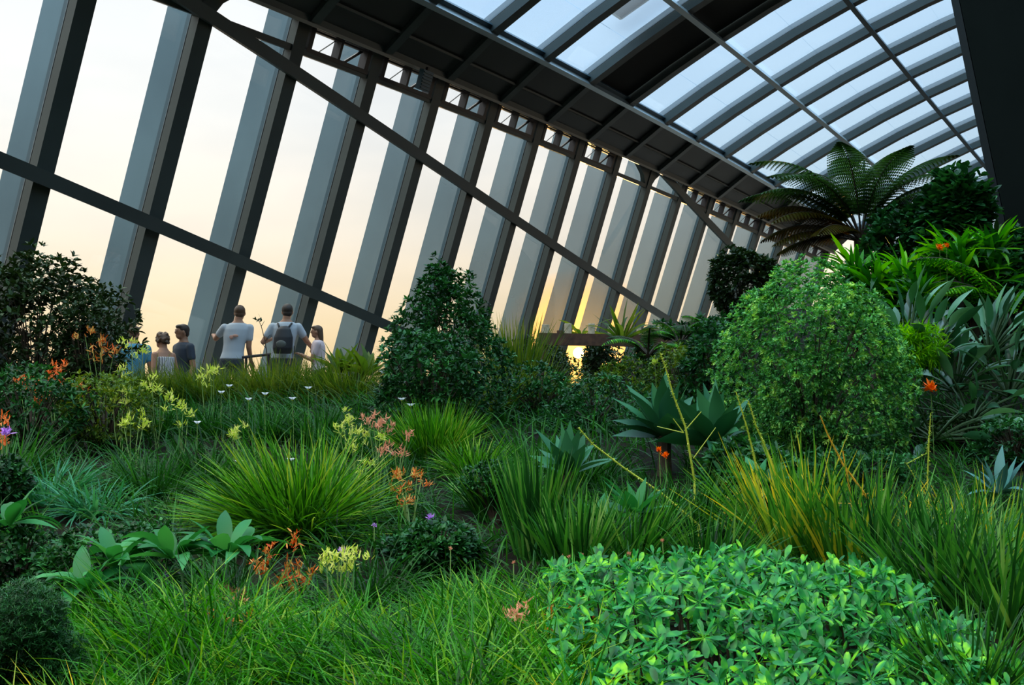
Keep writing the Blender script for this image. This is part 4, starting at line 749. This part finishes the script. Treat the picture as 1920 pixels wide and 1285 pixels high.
def person(px, v, floor, top_py, az, label, arms, shirt, trousers, hair, lean=(0, 0), hairstyle='short', sleeve=.55, shorts=False, headturn=0., stride=.0, tank=False):
    g = P(px, 739, v); g[2] = floor; H = ztop(top_py, v)-floor; k = H/1.765
    e = empty('person', g, az-PI/2, label=label, cat='person'); e.scale = (k, k, k)
    sh = lambda p: np.array([p[0]+lean[0]*max(0, p[2]-.95), p[1]+lean[1]*max(0, p[2]-.95), p[2]])
    R = [(.86, .15, .115), (.95, .168, .125), (1.06, .145, .108), (1.18, .145, .108), (1.30, .168, .118), (1.40, .180, .112), (1.465, .155, .09), (1.50, .10, .07), (1.54, .062, .060), (1.62, .055, .058)]
    def torso(mb, z0, z1, g_): mb.loft([(sh((0, 0, z)), (rx+g_, 0, 0), (0, ry+g_, 0)) for z, rx, ry in R if z0 <= z <= z1], 20)
    S_ = {-1: sh((-.185, 0, 1.425)), 1: sh((.185, 0, 1.425))}; A = {s: [S_[s], sh(arms[s][0]), sh(arms[s][1]), sh(arms[s][2])] for s in (-1, 1)}
    LG = {s: [np.array([s*.09, 0, .90]), np.array([s*.10, .05+s*stride, .49]), np.array([s*.11, -.02+s*stride*1.6, .09])] for s in (-1, 1)}
    mb = MB(); torso(mb, 0, 2, 0)
    hc = sh((0, .03, 1.66)); ct, st_ = math.cos(headturn), math.sin(headturn); RH = np.array([[ct, -st_, 0], [st_, ct, 0], [0, 0, 1]])
    hp = lambda x, y, z: hc+RH@np.array([x, y, z])
    mb.ball(hc, (.076, .096, .105), 18, 12, RH); mb.ball(hp(0, .028, -.065), (.056, .062, .052), 14, 10, RH); mb.ball(hp(0, .098, -.012), (.013, .018, .022), 8, 6); mb.ball(hp(0, .082, -.055), (.024, .014, .010), 8, 6); mb.ball(hp(0, .085, .028), (.045, .016, .012), 8, 6)
    for s in (-1, 1): mb.ball(hp(s*.078, 0, -.01), (.011, .02, .032), 8, 6)
    for s in (-1, 1):
        a = A[s]; cap(mb, a[0], a[1], .052, .041); cap(mb, a[1], a[2], .041, .028)
        d = a[3]-a[2]; d /= np.linalg.norm(d); n = np.cross(d, [0, 0, 1.]); n = n/(np.linalg.norm(n)+1e-6); u = np.cross(n, d); pc = a[2]+d*.055
        mb.bar(a[2], a[2]+d*.09, .075, .026, side=n)
        for j, (o_, ln) in enumerate(zip((-.03, -.01, .01, .03), (.062, .072, .068, .052))):
            f0 = a[2]+d*.085+n*o_; f1 = f0+d*ln*.55-u*ln*.15; f2 = f1+d*ln*.35-u*ln*.35; cap(mb, f0, f1, .0095, .0088); cap(mb, f1, f2, .0088, .0075)
        t0 = a[2]+d*.03+n*.036*(-s); t1 = t0+d*.035+n*.03*(-s)-u*.012; t2 = t1+d*.028-u*.01; cap(mb, t0, t1, .011, .010); cap(mb, t1, t2, .010, .008)
        l = LG[s]; cap(mb, l[0], l[1], .083, .056); cap(mb, l[1], l[2], .055, .038); mb.ball(l[2]+np.array([0, .06, -.045]), (.042, .12, .036), 12, 8)
    body = fuse(mb, 'body', M_SKIN, e, .0085)
    for s in (-1, 1): MB().ball(hp(s*.03, .091, .008), (.010, .006, .008), 8, 6).build('eye', M_EYE, body)
    # clothes
    mb = MB(); torso(mb, .94 if not tank else .95, 1.51 if not tank else 1.41, .015)
    for s in (-1, 1):
        a = A[s]
        if not tank: cap(mb, a[0], a[0]+(a[1]-a[0])*sleeve, .066, .060)
        else: mb.bar(sh((s*.085, -.085, 1.38)), sh((s*.085, .0, 1.50)), .035, .02); mb.bar(sh((s*.085, .085, 1.38)), sh((s*.085, .0, 1.50)), .035, .02)
    shirt_o = fuse(mb, 'shirt', shirt, e, .012)
    mb = MB(); torso(mb, .86, 1.0, .013)
    for s in (-1, 1):
        l = LG[s]; cap(mb, l[0], l[1], .098, .072)
        if not shorts: cap(mb, l[1], l[2], .070, .055)
    fuse(mb, 'shorts' if shorts else 'trousers', trousers, e, .013)
    mb = MB()
    for s in (-1, 1): l = LG[s]; mb.ball(l[2]+np.array([0, .06, -.04]), (.048, .13, .042), 12, 8); mb.build('shoe', M_BAG, e) if s == 1 else None
    mb = MB(); mb.ball(hp(0, -.018, .028), (.085, .098, .092), 16, 12, RH); mb.ball(hp(0, .03, .075), (.068, .068, .036), 12, 8, RH)
    if hairstyle == 'short': mb.ball(hp(0, -.055, -.03), (.070, .055, .06), 12, 8, RH)
    if hairstyle == 'curly':
        for i in range(46): t = random.uniform(0, 2*PI); z = random.uniform(-.04, .12); r_ = .088*math.sqrt(max(.05, 1-(z/.135)**2)); y_ = r_*math.sin(t)*1.1-.02; (mb.ball(hp(r_*math.cos(t), y_, z), random.uniform(.022, .034), 8, 6) if y_ < .05 or z > .06 else None)
    if hairstyle == 'long': mb.loft([(hp(0, -.045, .03), (.08, 0, 0), (0, .07, 0)), (hp(0, -.07, -.10), (.085, 0, 0), (0, .055, 0)), (hp(0, -.085, -.24), (.08, 0, 0), (0, .04, 0)), (hp(0, -.09, -.36), (.05, 0, 0), (0, .025, 0))], 16)
    fuse(mb, 'hair', hair, e, .009); return e, shirt_o, A, sh, k
AW = YAW+.15
DOWN = {-1: [(-.24, -.02, 1.14), (-.26, .06, .90), (-.26, .09, .82)], 1: [(.24, -.02, 1.14), (.26, .06, .90), (.26, .09, .82)]}
e1, s1, _, _, k1 = person(434, 17.0, -.44, 572, AW, 'person in a white t-shirt with a faded print, seen from behind, leaning on the railing', {-1: [(-.30, .13, 1.27), (-.36, .33, 1.33), (-.37, .42, 1.35)], 1: [(.215, .02, 1.14), (.27, .14, .92), (.29, .18, .84)]}, M_WHT, M_JEAN, M_HAIRB, lean=(.14, .10), stride=.04)
MB().ball((.06, -.125, 1.30), (.045, .010, .022), 12, 6).ball((.0, -.125, 1.28), (.03, .010, .03), 12, 6).build('print', M_PRINT, s1)
e2, s2, A2, sh2, k2 = person(528, 17.0, -.44, 570, AW, 'person in a white t-shirt with a black backpack, elbows raised', {-1: [(-.30, .02, 1.20), (-.20, .24, 1.26), (-.15, .32, 1.28)], 1: [(.33, .05, 1.22), (.42, .26, 1.12), (.46, .33, 1.08)]}, M_WHT, M_JEAN, M_HAIRD, lean=(.10, .05), stride=.03)
bk_ = empty('backpack', tuple(e2.location), AW-PI/2, label='black backpack on the back of the person by the railing', cat='backpack'); bk_.scale = (k2,)*3
mb = MB(); mb.loft([((.02, -.20, 1.02), (.13, 0, 0), (0, .05, 0)), ((.02, -.215, 1.10), (.145, 0, 0), (0, .075, 0)), ((.03, -.21, 1.26), (.14, 0, 0), (0, .07, 0)), ((.035, -.195, 1.38), (.10, 0, 0), (0, .055, 0)), ((.04, -.18, 1.43), (.05, 0, 0), (0, .03, 0))], 18); fuse(mb, 'bag_body', M_BAG, bk_, .011)
for s in (-1, 1): MB().tube([(.03+s*.06, -.15, 1.40), (.04+s*.10, -.06, 1.475), (.035+s*.11, .06, 1.46), (.03+s*.125, .12, 1.34)], .014, 8).build('strap', M_BAG, bk_, smooth=True)
MB().ball((0, -.28, 1.16), (.075, .02, .055), 12, 8).build('front_pocket', mat('grey_pocket', (.08, .09, .08), .6), bk_, smooth=True)
e3, s3, A3, sh3, k3 = person(596, 17.0, -.44, 611, YAW+PI/2+.1, 'girl with long brown hair in a pale top, facing left and holding up a phone', {-1: [(-.19, .10, 1.14), (-.06, .30, 1.24), (-.02, .37, 1.27)], 1: [(.19, .10, 1.14), (.06, .30, 1.22), (.03, .37, 1.26)]}, M_PINKC, M_KHAKI, M_HAIRB, hairstyle='long', shorts=True)
ph = empty('phone', tuple(e3.location), e3.rotation_euler[2], label='dark phone held up by the girl', cat='phone'); ph.scale = (k3,)*3
MB().box((.0, .43, 1.32), (.075, .010, .15)).build('phone_body', M_BAG, ph)
person(250, 16.2, -.74, 611, AW+.25, 'person in a light blue shirt seen from behind, next to the dark shrub', DOWN, M_BLU, M_JEAN, M_HAIRB, lean=(0, .05), headturn=-.5)
person(309, 16.1, -.74, 626, AW+.9, 'person with short curly hair in a striped sleeveless top', DOWN, M_STRIPE, M_JEAN, M_HAIRB, hairstyle='curly', tank=True, lean=(0, .08))
person(343, 16.9, -.74, 609, AW+PI-.9, 'person in a navy t-shirt turned towards the right', DOWN, M_NAVY, M_JEAN, M_HAIRD, headturn=-.2)
